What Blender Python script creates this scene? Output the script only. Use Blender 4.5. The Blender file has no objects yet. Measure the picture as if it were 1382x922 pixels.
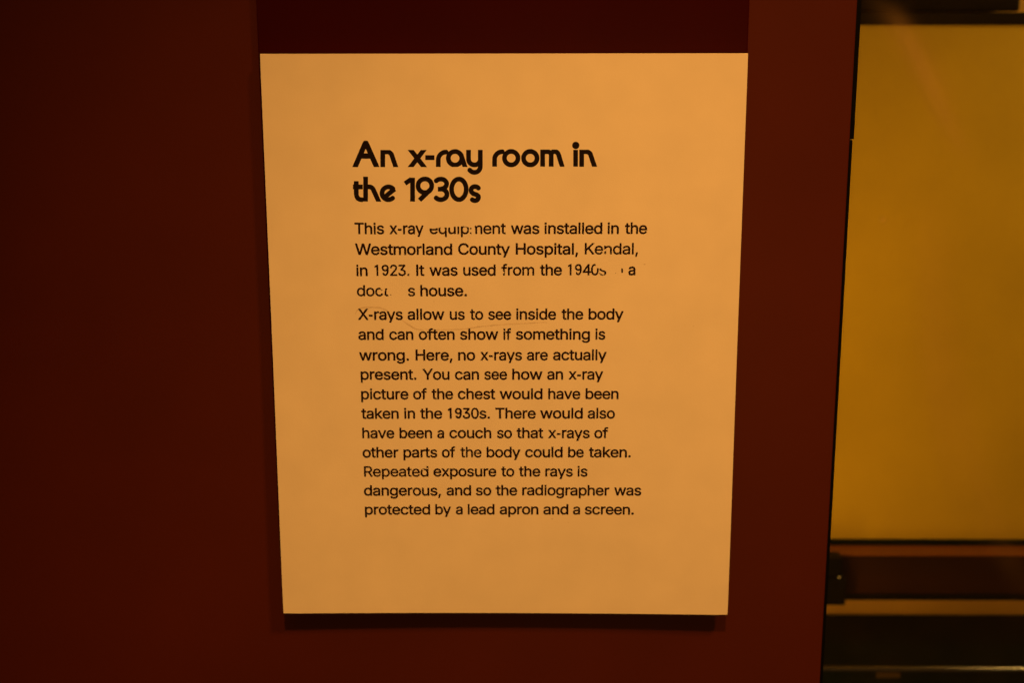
import bpy, bmesh, math, random
from mathutils import Vector, Matrix
from mathutils.geometry import tessellate_polygon

S = bpy.context.scene
COL = S.collection

# ------------------------------------------------------------------ camera
cam_d = bpy.data.cameras.new('camera')
cam_d.sensor_width = 36.0
cam_d.lens = 36.0 * 1850.0 / 1382.0
cam_d.clip_start = 0.01
cam_d.clip_end = 50
cam_d.dof.use_dof = True
cam_d.dof.focus_distance = 0.600
cam_d.dof.aperture_fstop = 9.0
cam = bpy.data.objects.new('camera', cam_d)
COL.objects.link(cam)
_p, _y, _r = 0.23271956, -0.01111277, -0.00147711
_f = Vector((math.sin(_y)*math.cos(_p), math.cos(_y)*math.cos(_p), -math.sin(_p)))
_rt = Vector((math.cos(_y), -math.sin(_y), 0)); _up = _rt.cross(_f)
_rt2 = math.cos(_r)*_rt + math.sin(_r)*_up
_up2 = -math.sin(_r)*_rt + math.cos(_r)*_up
cam.matrix_world = Matrix(((_rt2.x, _up2.x, -_f.x, 0.0101332), (_rt2.y, _up2.y, -_f.y, -0.60211775),
                           (_rt2.z, _up2.z, -_f.z, 0.14551165), (0, 0, 0, 1)))
S.camera = cam

# ------------------------------------------------------------------ world and lamps
W = bpy.data.worlds.new('World'); S.world = W
W.use_nodes = True
W.node_tree.nodes['Background'].inputs['Color'].default_value = (1.0, 0.42, 0.10, 1)
W.node_tree.nodes['Background'].inputs['Strength'].default_value = 0.04

def lamp(name, kind, loc, target, energy, color, **kw):
    d = bpy.data.lights.new(name, kind)
    d.energy = energy; d.color = color
    for k, v in kw.items(): setattr(d, k, v)
    o = bpy.data.objects.new(name, d); COL.objects.link(o)
    o.location = loc
    o.rotation_euler = (Vector(target) - Vector(loc)).to_track_quat('-Z', 'Y').to_euler()
    return o

WARM = (1.0, 0.428, 0.088)
lamp('ceiling_spotlight', 'SPOT', (0.03, -0.86, 0.98), (0.045, 0, -0.175), 40, WARM,
     shadow_soft_size=0.025, spot_size=math.radians(37), spot_blend=1.0)
lamp('side_spotlight', 'SPOT', (0.50, -0.73, 0.93), (0.05, 0, -0.175), 33, WARM,
     shadow_soft_size=0.065, spot_size=math.radians(37), spot_blend=1.0)
lamp('overhead_fill', 'AREA', (-0.1, -1.0, 1.7), (0.0, 0, 0.0), 5.0, WARM, size=1.4)  # unseen soft fill, added overhead to raise the ambient light on the wall
lamp('front_fill', 'AREA', (0.12, -1.35, -0.28), (0.0, 0, 0.0), 1.7, WARM, size=0.5)  # unseen fill, added in front to lighten the shadow under the sign
lamp('display_fill', 'AREA', (0.105, 0.085, -0.13), (0.36, 0.30, -0.14), 0.62, (1.0, 0.48, 0.06),  # added strip light, hidden behind the partition to brighten the yellow panel
     shape='RECTANGLE', size=0.03, size_y=0.45)
lamp('glint_fill', 'AREA', (0.51, 0.17, 0.20), (0.36, 0.27, -0.28), 0.42, (1.0, 0.58, 0.14), size=0.07)  # added unseen light, placed to put a glint on the steel edge

S.view_settings.view_transform = 'Standard'
S.view_settings.look = 'None'
S.view_settings.exposure = 0.0
S.view_settings.gamma = 1.0
S.cycles.use_denoising = True

# ------------------------------------------------------------------ materials
def material(name, color, rough=0.5, spec=0.5, metallic=0.0, var=0.0, var_scale=40.0, bump=0.0, bump_scale=400.0, stretch=(1,1,1)):
    m = bpy.data.materials.new(name); m.use_nodes = True
    nt = m.node_tree; b = nt.nodes['Principled BSDF']
    b.inputs['Base Color'].default_value = (*color, 1)
    b.inputs['Roughness'].default_value = rough
    b.inputs['Specular IOR Level'].default_value = spec
    b.inputs['Metallic'].default_value = metallic
    tc = nt.nodes.new('ShaderNodeTexCoord')
    mp = nt.nodes.new('ShaderNodeMapping'); mp.inputs['Scale'].default_value = stretch
    nt.links.new(tc.outputs['Object'], mp.inputs['Vector'])
    if var:
        n = nt.nodes.new('ShaderNodeTexNoise'); n.inputs['Scale'].default_value = var_scale
        n.inputs['Detail'].default_value = 5
        r = nt.nodes.new('ShaderNodeValToRGB')
        lo = [c*(1-var) for c in color]; hi = [min(1, c*(1+var)) for c in color]
        r.color_ramp.elements[0].position = 0.3; r.color_ramp.elements[0].color = (*lo, 1)
        r.color_ramp.elements[1].position = 0.7; r.color_ramp.elements[1].color = (*hi, 1)
        nt.links.new(mp.outputs['Vector'], n.inputs['Vector'])
        nt.links.new(n.outputs['Fac'], r.inputs['Fac'])
        nt.links.new(r.outputs['Color'], b.inputs['Base Color'])
    if bump:
        n2 = nt.nodes.new('ShaderNodeTexNoise'); n2.inputs['Scale'].default_value = bump_scale
        n2.inputs['Detail'].default_value = 3
        bp = nt.nodes.new('ShaderNodeBump'); bp.inputs['Strength'].default_value = bump
        bp.inputs['Distance'].default_value = 0.0005
        nt.links.new(mp.outputs['Vector'], n2.inputs['Vector'])
        nt.links.new(n2.outputs['Fac'], bp.inputs['Height'])
        nt.links.new(bp.outputs['Normal'], b.inputs['Normal'])
    return m

M_PAPER = material('cream_card', (0.80, 0.74, 0.64), 0.6, 0.25, var=0.035, var_scale=45, bump=0.10, bump_scale=1500)
M_EDGE = material('card_core', (0.70, 0.60, 0.46), 0.8, 0.1)
M_INK = material('black_ink', (0.008, 0.004, 0.003), 0.5, 0.12)
M_INK_BODY = material('thin_black_ink', (0.014, 0.004, 0.003), 0.55, 0.12)
M_PENCIL = material('pencil_graphite', (0.67, 0.59, 0.48), 0.6, 0.2, var=0.15, var_scale=300)
M_WALL = material('maroon_paint', (0.068, 0.0100, 0.003), 0.45, 0.15, var=0.10, var_scale=9, bump=0.10, bump_scale=700)
M_PLATE = material('dark_red_gloss', (0.030, 0.0012, 0.001), 0.25, 0.15, var=0.08, var_scale=14)
M_BLACK = material('black_rubber', (0.002, 0.002, 0.0015), 0.5, 0.06)
M_YELLOW = material('yellow_paint', (0.57, 0.39, 0.03), 0.6, 0.2, var=0.09, var_scale=12, bump=0.05, bump_scale=500)
M_WOOD = material('dark_wood', (0.027, 0.008, 0.003), 0.45, 0.08, var=0.35, var_scale=25, stretch=(0.12, 1, 1.6))
M_DARKWOOD = material('blackened_wood', (0.009, 0.0055, 0.0025), 0.5, 0.06, var=0.35, var_scale=25, stretch=(0.12, 1, 1.6))
M_LEDGE = material('lit_rail_wood', (0.24, 0.07, 0.012), 0.4, 0.35, var=0.25, var_scale=25, stretch=(0.12, 1, 1.6))  # rail wood with the light on its top face painted in
M_TAN = material('tan_plaster', (0.85, 0.50, 0.10), 0.8, 0.2, var=0.10, var_scale=18)
M_CAB = material('black_lacquer', (0.0010, 0.0060, 0.002), 0.5, 0.02, var=0.2, var_scale=20)
M_CHROME = material('worn_steel', (0.48, 0.48, 0.47), 0.18, 0.5, metallic=1.0, var=0.25, var_scale=60, stretch=(0.15, 1, 1))
M_BRASS = material('dull_brass', (0.10, 0.06, 0.012), 0.5, 0.4, metallic=0.6)

def glass_material():
    m = bpy.data.materials.new('window_glass'); m.use_nodes = True
    nt = m.node_tree; N = nt.nodes; Lk = nt.links
    N.remove(N['Principled BSDF']); out = N['Material Output']
    tr = N.new('ShaderNodeBsdfTransparent'); tr.inputs['Color'].default_value = (0.96, 0.97, 0.95, 1)
    gl = N.new('ShaderNodeBsdfGlossy'); gl.inputs['Roughness'].default_value = 0.03
    fr = N.new('ShaderNodeFresnel'); fr.inputs['IOR'].default_value = 1.5
    mx = N.new('ShaderNodeMixShader')
    Lk.new(fr.outputs[0], mx.inputs[0]); Lk.new(tr.outputs[0], mx.inputs[1]); Lk.new(gl.outputs[0], mx.inputs[2])
    # painted reflection streak and finger smears: soft-edged bands of haze on the pane
    tc = N.new('ShaderNodeTexCoord'); sp = N.new('ShaderNodeSeparateXYZ'); Lk.new(tc.outputs['Object'], sp.inputs[0])
    def mth(op, a, b=None):
        n = N.new('ShaderNodeMath'); n.operation = op
        for i, v in enumerate((a, b)):
            if v is None: continue
            if isinstance(v, (int, float)): n.inputs[i].default_value = v
            else: Lk.new(v, n.inputs[i])
        return n.outputs[0]
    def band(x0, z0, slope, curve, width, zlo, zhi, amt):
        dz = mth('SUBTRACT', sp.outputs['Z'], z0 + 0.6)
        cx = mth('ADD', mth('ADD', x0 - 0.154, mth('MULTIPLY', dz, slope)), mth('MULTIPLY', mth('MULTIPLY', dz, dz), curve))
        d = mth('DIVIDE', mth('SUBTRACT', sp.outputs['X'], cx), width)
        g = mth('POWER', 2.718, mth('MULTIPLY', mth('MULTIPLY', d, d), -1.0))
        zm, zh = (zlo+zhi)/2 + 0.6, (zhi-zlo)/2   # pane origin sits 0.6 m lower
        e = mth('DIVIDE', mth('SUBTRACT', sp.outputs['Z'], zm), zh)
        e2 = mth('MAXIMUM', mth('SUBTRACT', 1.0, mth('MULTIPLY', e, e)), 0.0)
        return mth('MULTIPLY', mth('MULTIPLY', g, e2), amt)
    a = band(0.1975, 0.1080, -0.55, 0.0, 0.0050, 0.080, 0.152, 1.0)  # this band and the next paint the reflection streak
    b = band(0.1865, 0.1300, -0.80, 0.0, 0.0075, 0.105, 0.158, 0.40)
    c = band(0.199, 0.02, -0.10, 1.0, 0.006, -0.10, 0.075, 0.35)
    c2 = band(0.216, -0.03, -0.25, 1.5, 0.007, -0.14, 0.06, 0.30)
    dx_ = mth('DIVIDE', mth('SUBTRACT', sp.outputs['X'], 0.1763 - 0.154), 0.0016); dz_ = mth('DIVIDE', mth('SUBTRACT', sp.outputs['Z'], 0.0532 + 0.6), 0.0016)
    dot = mth('POWER', 2.718, mth('MULTIPLY', mth('ADD', mth('MULTIPLY', dx_, dx_), mth('MULTIPLY', dz_, dz_)), -1.0))
    nz = N.new('ShaderNodeTexNoise'); nz.inputs['Scale'].default_value = 26; nz.inputs['Detail'].default_value = 4
    Lk.new(tc.outputs['Object'], nz.inputs['Vector'])
    haze = mth('MULTIPLY', mth('POWER', nz.outputs['Fac'], 3.0), 0.02)
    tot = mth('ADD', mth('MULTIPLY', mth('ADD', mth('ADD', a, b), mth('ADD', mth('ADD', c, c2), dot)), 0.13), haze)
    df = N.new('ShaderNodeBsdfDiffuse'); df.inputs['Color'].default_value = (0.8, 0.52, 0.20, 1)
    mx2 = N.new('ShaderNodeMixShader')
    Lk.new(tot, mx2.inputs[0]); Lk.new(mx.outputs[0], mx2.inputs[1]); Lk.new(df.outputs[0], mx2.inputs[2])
    Lk.new(mx2.outputs[0], out.inputs['Surface'])
    return m
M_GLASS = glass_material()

# ------------------------------------------------------------------ helpers
def link(name, me, mat, parent=None):
    o = bpy.data.objects.new(name, me); COL.objects.link(o)
    if mat is not None and not me.materials: me.materials.append(mat)
    if parent is not None: o.parent = parent
    return o

def thing(name, loc, label, cat, group=None):
    o = bpy.data.objects.new(name, None); COL.objects.link(o)
    o.empty_display_size = 0.02; o.location = loc
    o['label'] = label; o['category'] = cat
    if group: o['group'] = group
    return o

def box(bm, x0, x1, y0, y1, z0, z1, bevel=0.0, seg=2):
    r = bmesh.ops.create_cube(bm, size=1.0)
    vs = r['verts']
    for v in vs:
        v.co = Vector(((x0+x1)/2 + v.co.x*(x1-x0), (y0+y1)/2 + v.co.y*(y1-y0), (z0+z1)/2 + v.co.z*(z1-z0)))
    if bevel:
        es = list({e for v in vs for e in v.link_edges})
        bmesh.ops.bevel(bm, geom=es, offset=bevel, segments=seg, profile=0.6, affect='EDGES')

def finish(bm, name, mat, parent=None, smooth=False):
    if parent is not None:
        bmesh.ops.translate(bm, verts=bm.verts[:], vec=-Vector(parent.location))
    me = bpy.data.meshes.new(name); bm.to_mesh(me); bm.free()
    if smooth:
        for p in me.polygons: p.use_smooth = True
    return link(name, me, mat, parent)

def box_obj(name, mat, parent, *dims, bevel=0.0, seg=2, smooth=False):
    bm = bmesh.new(); box(bm, *dims, bevel=bevel, seg=seg)
    return finish(bm, name, mat, parent, smooth)

# the card is slightly bowed: its lower corners stand forward of the wall
def bow(x, z):
    t = min(1.0, max(0.0, (0.02 - z) / 0.15)); t = t*t*(3-2*t)
    return -0.0014 * (x/0.105)**2 * t

# ------------------------------------------------------------------ partition wall
WALL_Y = 0.0092
wall = thing('partition_wall', (0, WALL_Y, -0.6), 'maroon painted partition wall behind the cream information sign', 'wall')
box_obj('wall_panel', M_WALL, wall, -1.2, 0.1527, WALL_Y, 0.032, -0.6, 0.9, bevel=0.0006)

plate = thing('backing_panel', (0, 0.007, -0.10), 'dark red glossy panel on the maroon wall, rising above the cream sign', 'panel')
box_obj('panel_board', M_PLATE, plate, -0.1066, 0.1055, 0.0042, 0.0091, -0.10, 0.42, bevel=0.0007)

# ------------------------------------------------------------------ the sign
HX, HZ, TH = 0.105, 0.13018, 0.0030
sign = thing('information_sign', (0, 0, -HZ), 'cream rectangular information sign with black printed text mounted on maroon wall', 'sign')
bm = bmesh.new()
NX, NZ = 40, 40
def grid_pt(i, j, back):
    x = -HX + 2*HX*i/NX; z = -0.1296 + (0.1296 + HZ)*j/NZ
    return Vector((x, bow(x, z) + (TH if back else 0.0), z))
F = [[bm.verts.new(grid_pt(i, j, False)) for j in range(NZ+1)] for i in range(NX+1)]
B = [[bm.verts.new(grid_pt(i, j, True)) for j in range(NZ+1)] for i in range(NX+1)]
for i in range(NX):
    for j in range(NZ):
        bm.faces.new((F[i][j], F[i+1][j], F[i+1][j+1], F[i][j+1]))
        bm.faces.new((B[i][j], B[i][j+1], B[i+1][j+1], B[i+1][j]))
side = []
for i in range(NX):
    side.append(bm.faces.new((F[i][0], B[i][0], B[i+1][0], F[i+1][0])))
    side.append(bm.faces.new((F[i][NZ], F[i+1][NZ], B[i+1][NZ], B[i][NZ])))
for j in range(NZ):
    side.append(bm.faces.new((F[0][j], F[0][j+1], B[0][j+1], B[0][j])))
    side.append(bm.faces.new((F[NX][j], B[NX][j], B[NX][j+1], F[NX][j+1])))
for f in side: f.material_index = 1
rim = [e for e in bm.edges if len(e.link_faces) == 2 and {f.material_index for f in e.link_faces} == {0, 1} and all(abs(v.co.y - bow(v.co.x, v.co.z)) < 1e-6 for v in e.verts)]
bmesh.ops.bevel(bm, geom=rim, offset=0.0002, segments=2, profile=0.5, affect='EDGES')
board = finish(bm, 'sign_board', M_PAPER, sign)
board.data.materials.append(M_EDGE)

GLYPHS = {
 "'": (206, "70,305 66,310 62,322 55,482 57,514 63,522 74,524 138,523 147,518 151,502 147,374 142,314 134,304 126,303 82,303"),
 ',': (188, "34,-133 24,-123 23,-111 49,57 54,76 58,81 70,86 134,86 142,85 151,77 151,65 99,-123 92,-131 82,-134"),
 '-': (250, "45,147 37,150 33,153 28,167 28,219 32,231 37,235 53,238 197,238 208,235 215,227 216,215 216,167 213,155 209,150 193,146"),
 '.': (188, "78,-18 60,-8 46,6 39,16 35,32 35,48 37,60 42,71 48,80 58,89 70,97 82,101 94,103 114,100 130,92 146,76 151,68 156,48 154,24 146,6 134,-6 125,-12 106,-19 90,-20"),
 '0': (399, "166,-20 150,-16 126,-7 106,4 90,17 64,45 54,61 41,85 25,129 14,189 11,221 13,309 21,361 37,413 53,445 76,477 90,491 110,506 142,522 154,526 182,531 214,531 226,530 258,522 282,510 294,503 310,490 323,477 336,461 351,437 368,397 376,369 383,333 388,281 387,209 379,153 367,109 348,65 326,35 306,15 286,0 250,-16 218,-22 182,-22|174,69 190,66 218,67 238,76 255,89 271,113 280,133 288,161 295,205 296,289 291,333 284,365 268,401 253,421 242,431 230,438 210,443 186,443 170,439 150,426 142,417 129,397 117,369 109,341 104,309 101,273 102,233 106,189 113,149 122,125 138,97 154,80"),
 '1': (375, "178,-17 166,-12 161,-4 159,4 159,396 158,398 154,400 98,377 90,376 82,378 77,384 74,396 74,444 77,456 82,462 158,504 162,516 166,521 178,525 238,525 250,519 255,512 256,504 256,0 250,-12 238,-17"),
 '2': (399, "46,-17 34,-13 28,-4 27,44 30,56 206,250 238,288 255,312 266,332 272,348 275,372 271,396 268,404 254,424 242,433 222,441 206,443 186,443 174,442 162,438 146,428 137,420 125,400 121,388 119,364 116,356 110,349 98,346 42,347 33,352 29,360 28,368 28,380 32,404 41,432 58,462 85,492 110,509 134,520 170,530 210,531 234,528 270,517 294,504 315,488 336,464 348,444 359,416 364,392 365,364 359,328 343,288 311,240 271,192 164,76 166,73 170,73 350,73 362,71 370,64 373,52 373,4 370,-8 362,-15 350,-17"),
 '3': (399, "150,-19 110,-8 86,4 66,16 46,35 29,57 17,81 8,113 8,129 9,137 12,141 22,147 78,147 90,145 99,137 109,105 121,89 138,77 150,72 170,67 202,66 230,71 254,83 272,101 280,121 283,149 280,169 276,181 267,197 260,205 234,222 206,230 130,232 122,237 116,249 116,297 120,309 225,433 222,436 218,436 54,436 42,439 34,445 32,453 31,501 33,513 42,523 54,524 334,524 346,522 352,517 356,505 356,461 354,453 232,309 232,305 250,302 274,295 306,278 322,266 338,250 354,227 368,197 376,157 375,121 367,89 354,62 336,37 314,16 290,1 262,-12 226,-20 174,-22"),
 '4': (399, "262,-17 251,-12 245,0 244,96 242,102 78,102 62,100 54,102 30,102 18,109 13,124 -2,137 -4,148 -2,155 10,172 250,519 262,525 322,525 336,520 340,516 343,504 344,192 346,189 350,189 398,189 412,184 416,180 419,168 419,120 414,109 406,103 350,102 344,100 343,4 340,-8 336,-12 322,-17|137,192 142,189 242,189 244,196 244,336 242,343"),
 '9': (399, "173,-11 153,-5 137,4 121,15 99,37 84,57 64,93 59,105 60,117 65,123 81,130 125,146 137,147 145,140 164,105 180,85 193,76 201,75 208,77 220,85 231,97 249,129 259,153 266,181 271,205 270,213 233,203 213,200 185,200 165,204 137,212 105,228 87,241 67,261 48,289 36,317 32,333 30,349 30,377 37,409 45,429 53,444 73,470 97,491 133,511 157,518 181,523 201,524 221,523 245,518 269,510 300,493 313,483 333,463 353,433 362,413 371,377 371,349 367,329 371,289 370,225 362,173 346,117 326,73 314,53 301,37 285,20 265,5 241,-7 221,-13 205,-14 189,-14|177,293 205,290 221,292 233,297 245,304 256,313 269,333 269,345 274,357 275,365 274,377 269,392 261,405 249,417 237,425 225,430 209,434 189,434 165,426 145,412 136,401 128,385 124,361 128,341 133,329 140,317 149,308 161,300"),
 'C': (510, "223,-19 203,-16 167,-4 127,17 95,42 80,57 58,85 35,129 18,181 12,225 14,297 19,329 26,357 43,397 59,425 75,445 103,474 119,486 147,503 171,514 195,522 215,527 247,531 299,530 323,526 351,519 383,506 411,490 437,469 463,440 481,413 496,373 501,353 500,345 495,337 483,333 423,332 411,335 402,345 393,373 375,398 367,406 343,422 311,435 287,439 247,439 223,434 191,421 159,398 146,381 131,357 119,325 111,277 111,229 118,185 130,153 142,133 157,113 183,92 219,75 235,72 263,68 299,71 319,76 339,84 359,96 377,113 389,129 397,145 403,165 411,174 423,176 479,176 491,174 500,165 501,153 489,113 477,89 464,69 435,37 407,16 367,-4 343,-12 311,-20 287,-22 247,-22"),
 'H': (517, "52,-17 39,-12 34,-4 33,4 33,500 36,516 44,523 56,525 112,525 124,522 130,516 133,504 133,312 133,308 136,305 376,305 384,307 385,312 385,500 388,516 392,521 404,525 464,525 478,520 483,512 485,500 485,8 484,0 480,-10 476,-14 464,-17 408,-17 396,-15 388,-8 385,8 384,213 376,215 140,215 136,215 133,212 133,208 133,8 130,-8 124,-14 112,-17"),
 'I': (185, "60,-16 52,-14 48,-10 43,4 43,504 48,518 52,522 60,524 120,525 134,520 138,516 141,504 141,4 136,-10 132,-14 124,-16"),
 'K': (467, "54,-17 41,-12 36,-4 35,4 35,500 37,516 46,523 58,525 114,525 126,522 131,516 135,504 135,296 138,290 362,521 378,525 458,525 470,521 474,516 476,508 474,500 470,496 265,288 269,280 474,10 476,0 474,-8 466,-15 454,-17 386,-17 372,-12 361,0 198,216 194,219 138,165 135,160 135,4 131,-8 126,-14 114,-17"),
 'R': (449, "54,-17 41,-12 36,-4 35,4 35,500 38,516 46,523 58,525 254,525 282,522 306,517 330,510 358,496 376,484 394,467 407,452 419,432 427,412 434,380 436,336 428,296 424,284 410,258 400,244 382,226 344,200 365,160 451,12 455,0 453,-8 446,-14 434,-17 366,-17 354,-14 345,-4 240,180 234,182 142,182 136,180 135,176 135,8 132,-8 126,-14 114,-17|137,272 254,271 278,275 290,279 306,287 318,296 327,308 332,320 336,336 336,364 334,376 331,388 322,404 314,414 298,424 274,433 230,437 137,436 135,428 135,280"),
 'T': (449, "192,-17 180,-11 175,-4 174,4 174,432 172,435 168,435 24,435 12,439 8,444 5,456 5,504 8,516 16,523 28,525 420,525 436,522 442,516 445,500 445,456 442,444 436,438 424,435 280,435 276,435 274,432 274,0 267,-12 256,-17"),
 'W': (686, "145,-16 137,-14 131,-8 119,28 -16,496 -17,512 -12,520 1,525 65,525 76,520 82,512 180,152 185,139 284,496 291,516 297,522 309,525 377,525 389,522 397,512 501,139 510,164 516,192 604,512 613,522 625,525 685,525 697,522 701,518 704,508 698,484 558,0 551,-12 537,-17 469,-17 457,-14 449,-7 345,352 341,353 237,-8 233,-13 221,-17"),
 'X': (474, "5,-16 -3,-14 -9,-8 -10,0 -9,8 178,260 171,272 7,496 3,504 3,512 5,516 9,521 21,525 93,525 105,521 119,504 203,388 237,337 242,340 288,408 365,512 373,521 385,525 449,525 457,524 467,520 470,516 473,508 469,496 298,264 304,252 482,8 483,0 481,-8 473,-15 461,-17 397,-17 382,-12 356,20 237,185 194,124 92,-12 77,-17"),
 'Y': (472, "203,-17 192,-12 186,0 185,204 -5,492 -11,504 -9,516 -5,521 7,525 79,525 91,521 104,504 235,301 241,304 282,372 370,508 380,520 395,525 463,525 475,522 481,516 482,512 482,504 479,497 287,204 286,8 283,-8 279,-13 267,-17"),
 'a': (389, "121,-21 93,-14 61,2 37,23 23,39 12,63 6,91 7,131 15,159 25,175 45,195 57,203 85,217 113,225 149,232 241,243 260,247 263,251 264,255 262,279 253,295 237,308 225,312 209,314 173,313 165,312 145,305 133,297 121,287 105,263 93,258 25,278 18,287 18,299 36,331 59,355 81,371 109,385 149,396 181,400 209,400 233,397 269,388 301,373 325,353 333,343 346,323 357,291 361,259 361,7 359,-5 353,-13 345,-15 285,-15 273,-12 267,-5 265,7 261,8 248,-1 229,-11 197,-21 177,-24 141,-24|144,63 161,61 193,63 221,71 241,85 253,99 262,119 264,131 263,163 261,165 229,159 157,149 137,144 113,132 108,127 103,115 102,103 105,88 117,74 133,66"),
 'b': (424, "195,-21 179,-17 155,-6 143,2 127,16 123,16 121,-4 111,-14 99,-15 47,-15 36,-12 29,-4 28,8 28,500 31,516 39,522 51,525 103,525 115,521 121,516 124,504 125,364 127,363 151,381 167,389 195,397 219,401 243,400 271,396 295,389 315,381 335,369 367,339 387,311 405,272 412,244 416,220 417,176 416,156 408,116 400,92 388,68 373,44 354,24 339,11 322,0 295,-13 267,-21 251,-23 215,-23|204,64 231,63 251,67 277,80 286,88 301,108 308,124 317,156 320,188 317,224 312,244 304,264 291,284 273,300 255,309 231,314 207,313 187,309 171,302 155,290 141,272 131,248 126,232 122,200 122,180 126,148 135,120 145,100 160,84 171,75 187,68"),
 'c': (396, "168,-21 128,-9 92,11 76,23 60,39 39,68 23,100 12,144 9,168 9,212 12,232 23,276 39,308 56,333 80,357 96,369 116,380 136,389 172,398 200,401 220,401 244,398 268,392 300,380 320,369 344,350 357,336 374,312 386,284 386,272 376,262 308,247 300,250 296,254 289,272 273,292 260,301 244,309 220,314 196,314 172,309 156,301 136,285 127,272 119,256 111,232 106,204 106,172 111,144 120,116 136,92 144,84 164,71 192,63 224,63 240,66 260,75 272,83 281,92 300,127 312,132 380,116 385,112 388,100 382,80 374,64 357,40 331,16 304,-2 276,-14 240,-22 192,-23"),
 'd': (424, "155,-20 131,-14 111,-5 91,7 75,19 59,36 46,52 26,88 15,124 8,168 10,228 19,268 26,288 38,312 47,326 71,354 103,377 139,393 183,401 207,401 231,397 259,388 279,377 295,363 299,363 300,504 303,516 307,521 319,525 375,525 387,522 395,513 397,504 397,8 396,-4 387,-13 379,-15 315,-14 307,-8 303,4 301,16 299,17 275,-2 255,-13 243,-17 211,-23 175,-23|188,64 215,63 235,67 247,72 265,84 276,96 290,120 296,140 300,160 301,204 300,220 293,252 283,271 271,288 255,301 239,309 215,314 191,313 171,309 159,305 139,291 127,276 118,260 110,236 107,216 105,176 107,160 111,140 123,108 135,91 155,75 171,67"),
 'e': (404, "168,-20 128,-9 104,3 92,11 76,23 56,43 38,68 23,100 11,144 9,168 9,208 11,232 23,276 38,308 62,340 84,361 104,374 124,384 164,397 196,401 216,401 240,398 276,389 296,380 316,369 332,357 352,337 364,320 381,288 393,248 397,216 397,176 394,164 385,156 376,154 112,154 108,152 107,148 116,120 130,96 148,80 164,71 192,63 208,62 232,63 260,71 280,84 290,96 300,115 308,120 312,121 380,105 388,96 390,88 380,64 365,40 344,19 312,-2 284,-14 248,-22 192,-23|109,240 112,237 116,237 288,237 292,237 296,240 293,252 284,272 277,284 265,296 244,308 216,314 180,312 168,309 152,301 139,292 124,274 116,260"),
 'f': (254, "79,-17 67,-11 63,-4 61,4 61,308 59,311 55,311 3,311 -10,316 -15,324 -16,332 -14,384 -8,392 -1,394 60,396 61,400 63,448 70,476 85,500 103,518 119,528 151,541 183,546 219,545 251,537 260,532 265,520 247,462 241,456 235,454 203,458 187,457 175,454 166,448 162,440 159,428 159,400 161,396 231,395 239,394 246,388 250,376 250,336 248,320 239,313 227,311 163,311 159,308 157,-4 151,-13 139,-17"),
 'g': (425, "159,-163 127,-156 107,-148 88,-139 67,-124 43,-100 30,-83 26,-71 31,-59 80,-31 95,-25 105,-31 131,-59 151,-72 163,-76 183,-80 207,-81 227,-80 251,-75 267,-69 282,-59 292,-47 296,-39 301,-15 301,25 299,27 287,17 267,4 247,-4 207,-11 183,-11 155,-8 119,3 92,17 71,33 47,59 30,85 18,117 10,149 8,169 10,229 14,253 26,289 47,325 76,357 99,375 135,391 171,399 199,401 227,398 243,394 263,387 283,375 299,361 302,365 303,377 305,385 315,394 375,395 386,393 391,390 395,385 397,373 397,-27 389,-67 377,-91 359,-113 331,-136 307,-148 271,-159 243,-164 183,-166|179,77 191,75 227,77 251,84 263,92 275,102 288,121 296,141 300,157 302,185 301,217 296,245 288,265 277,281 267,293 251,304 231,311 199,314 175,311 155,303 143,294 131,281 119,261 110,237 106,209 106,177 111,145 118,125 131,105 143,93 164,81"),
 'h': (410, "47,-17 35,-12 30,-4 28,4 28,504 31,516 35,521 45,524 103,525 117,520 121,516 124,508 124,372 125,368 127,366 143,377 159,386 195,397 223,401 263,397 291,390 323,373 349,348 361,332 373,304 381,264 382,4 381,-4 376,-12 363,-17 303,-17 295,-14 289,-8 285,4 285,244 281,268 276,280 268,292 251,304 239,310 223,313 199,313 171,306 148,292 135,275 127,256 124,232 124,4 121,-8 115,-14 103,-17"),
 'i': (167, "55,-17 43,-11 38,-4 37,4 37,376 41,388 47,393 59,395 111,395 123,391 128,384 129,376 129,0 127,-8 123,-13 111,-17|51,424 43,426 39,430 34,444 34,504 37,516 43,522 55,525 111,525 123,522 128,516 131,504 131,444 128,432 123,426 111,423"),
 'k': (381, "48,-17 36,-12 30,-4 29,4 29,504 32,516 36,521 46,524 104,525 118,520 122,516 125,504 125,252 126,248 128,246 141,256 248,360 284,394 296,395 368,395 376,393 384,384 385,376 381,368 224,216 232,204 397,8 398,-4 392,-13 380,-17 304,-17 292,-14 157,148 152,153 148,154 128,137 126,132 125,4 122,-8 116,-14 104,-17"),
 'l': (167, "53,-16 45,-14 41,-10 36,4 36,504 41,518 45,522 53,524 109,525 122,520 126,516 129,504 129,4 125,-10 121,-14 113,-16"),
 'm': (610, "41,-17 29,-12 24,-4 22,4 22,372 24,384 31,392 45,395 93,395 105,394 113,387 117,368 121,367 145,384 177,397 201,402 233,401 261,394 281,384 297,371 317,348 321,347 349,373 369,385 389,393 429,402 457,402 485,397 517,385 541,369 563,344 578,316 583,300 587,272 587,4 586,-4 581,-12 569,-17 509,-17 498,-12 493,-4 490,272 484,288 473,300 457,309 445,313 433,314 405,313 393,310 383,304 368,292 360,280 355,268 353,248 352,4 350,-8 345,-13 333,-17 277,-17 264,-12 260,-8 257,4 257,260 255,276 247,292 233,304 213,313 185,314 173,313 161,309 141,297 129,283 121,264 118,244 118,4 115,-8 109,-14 97,-17"),
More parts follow.
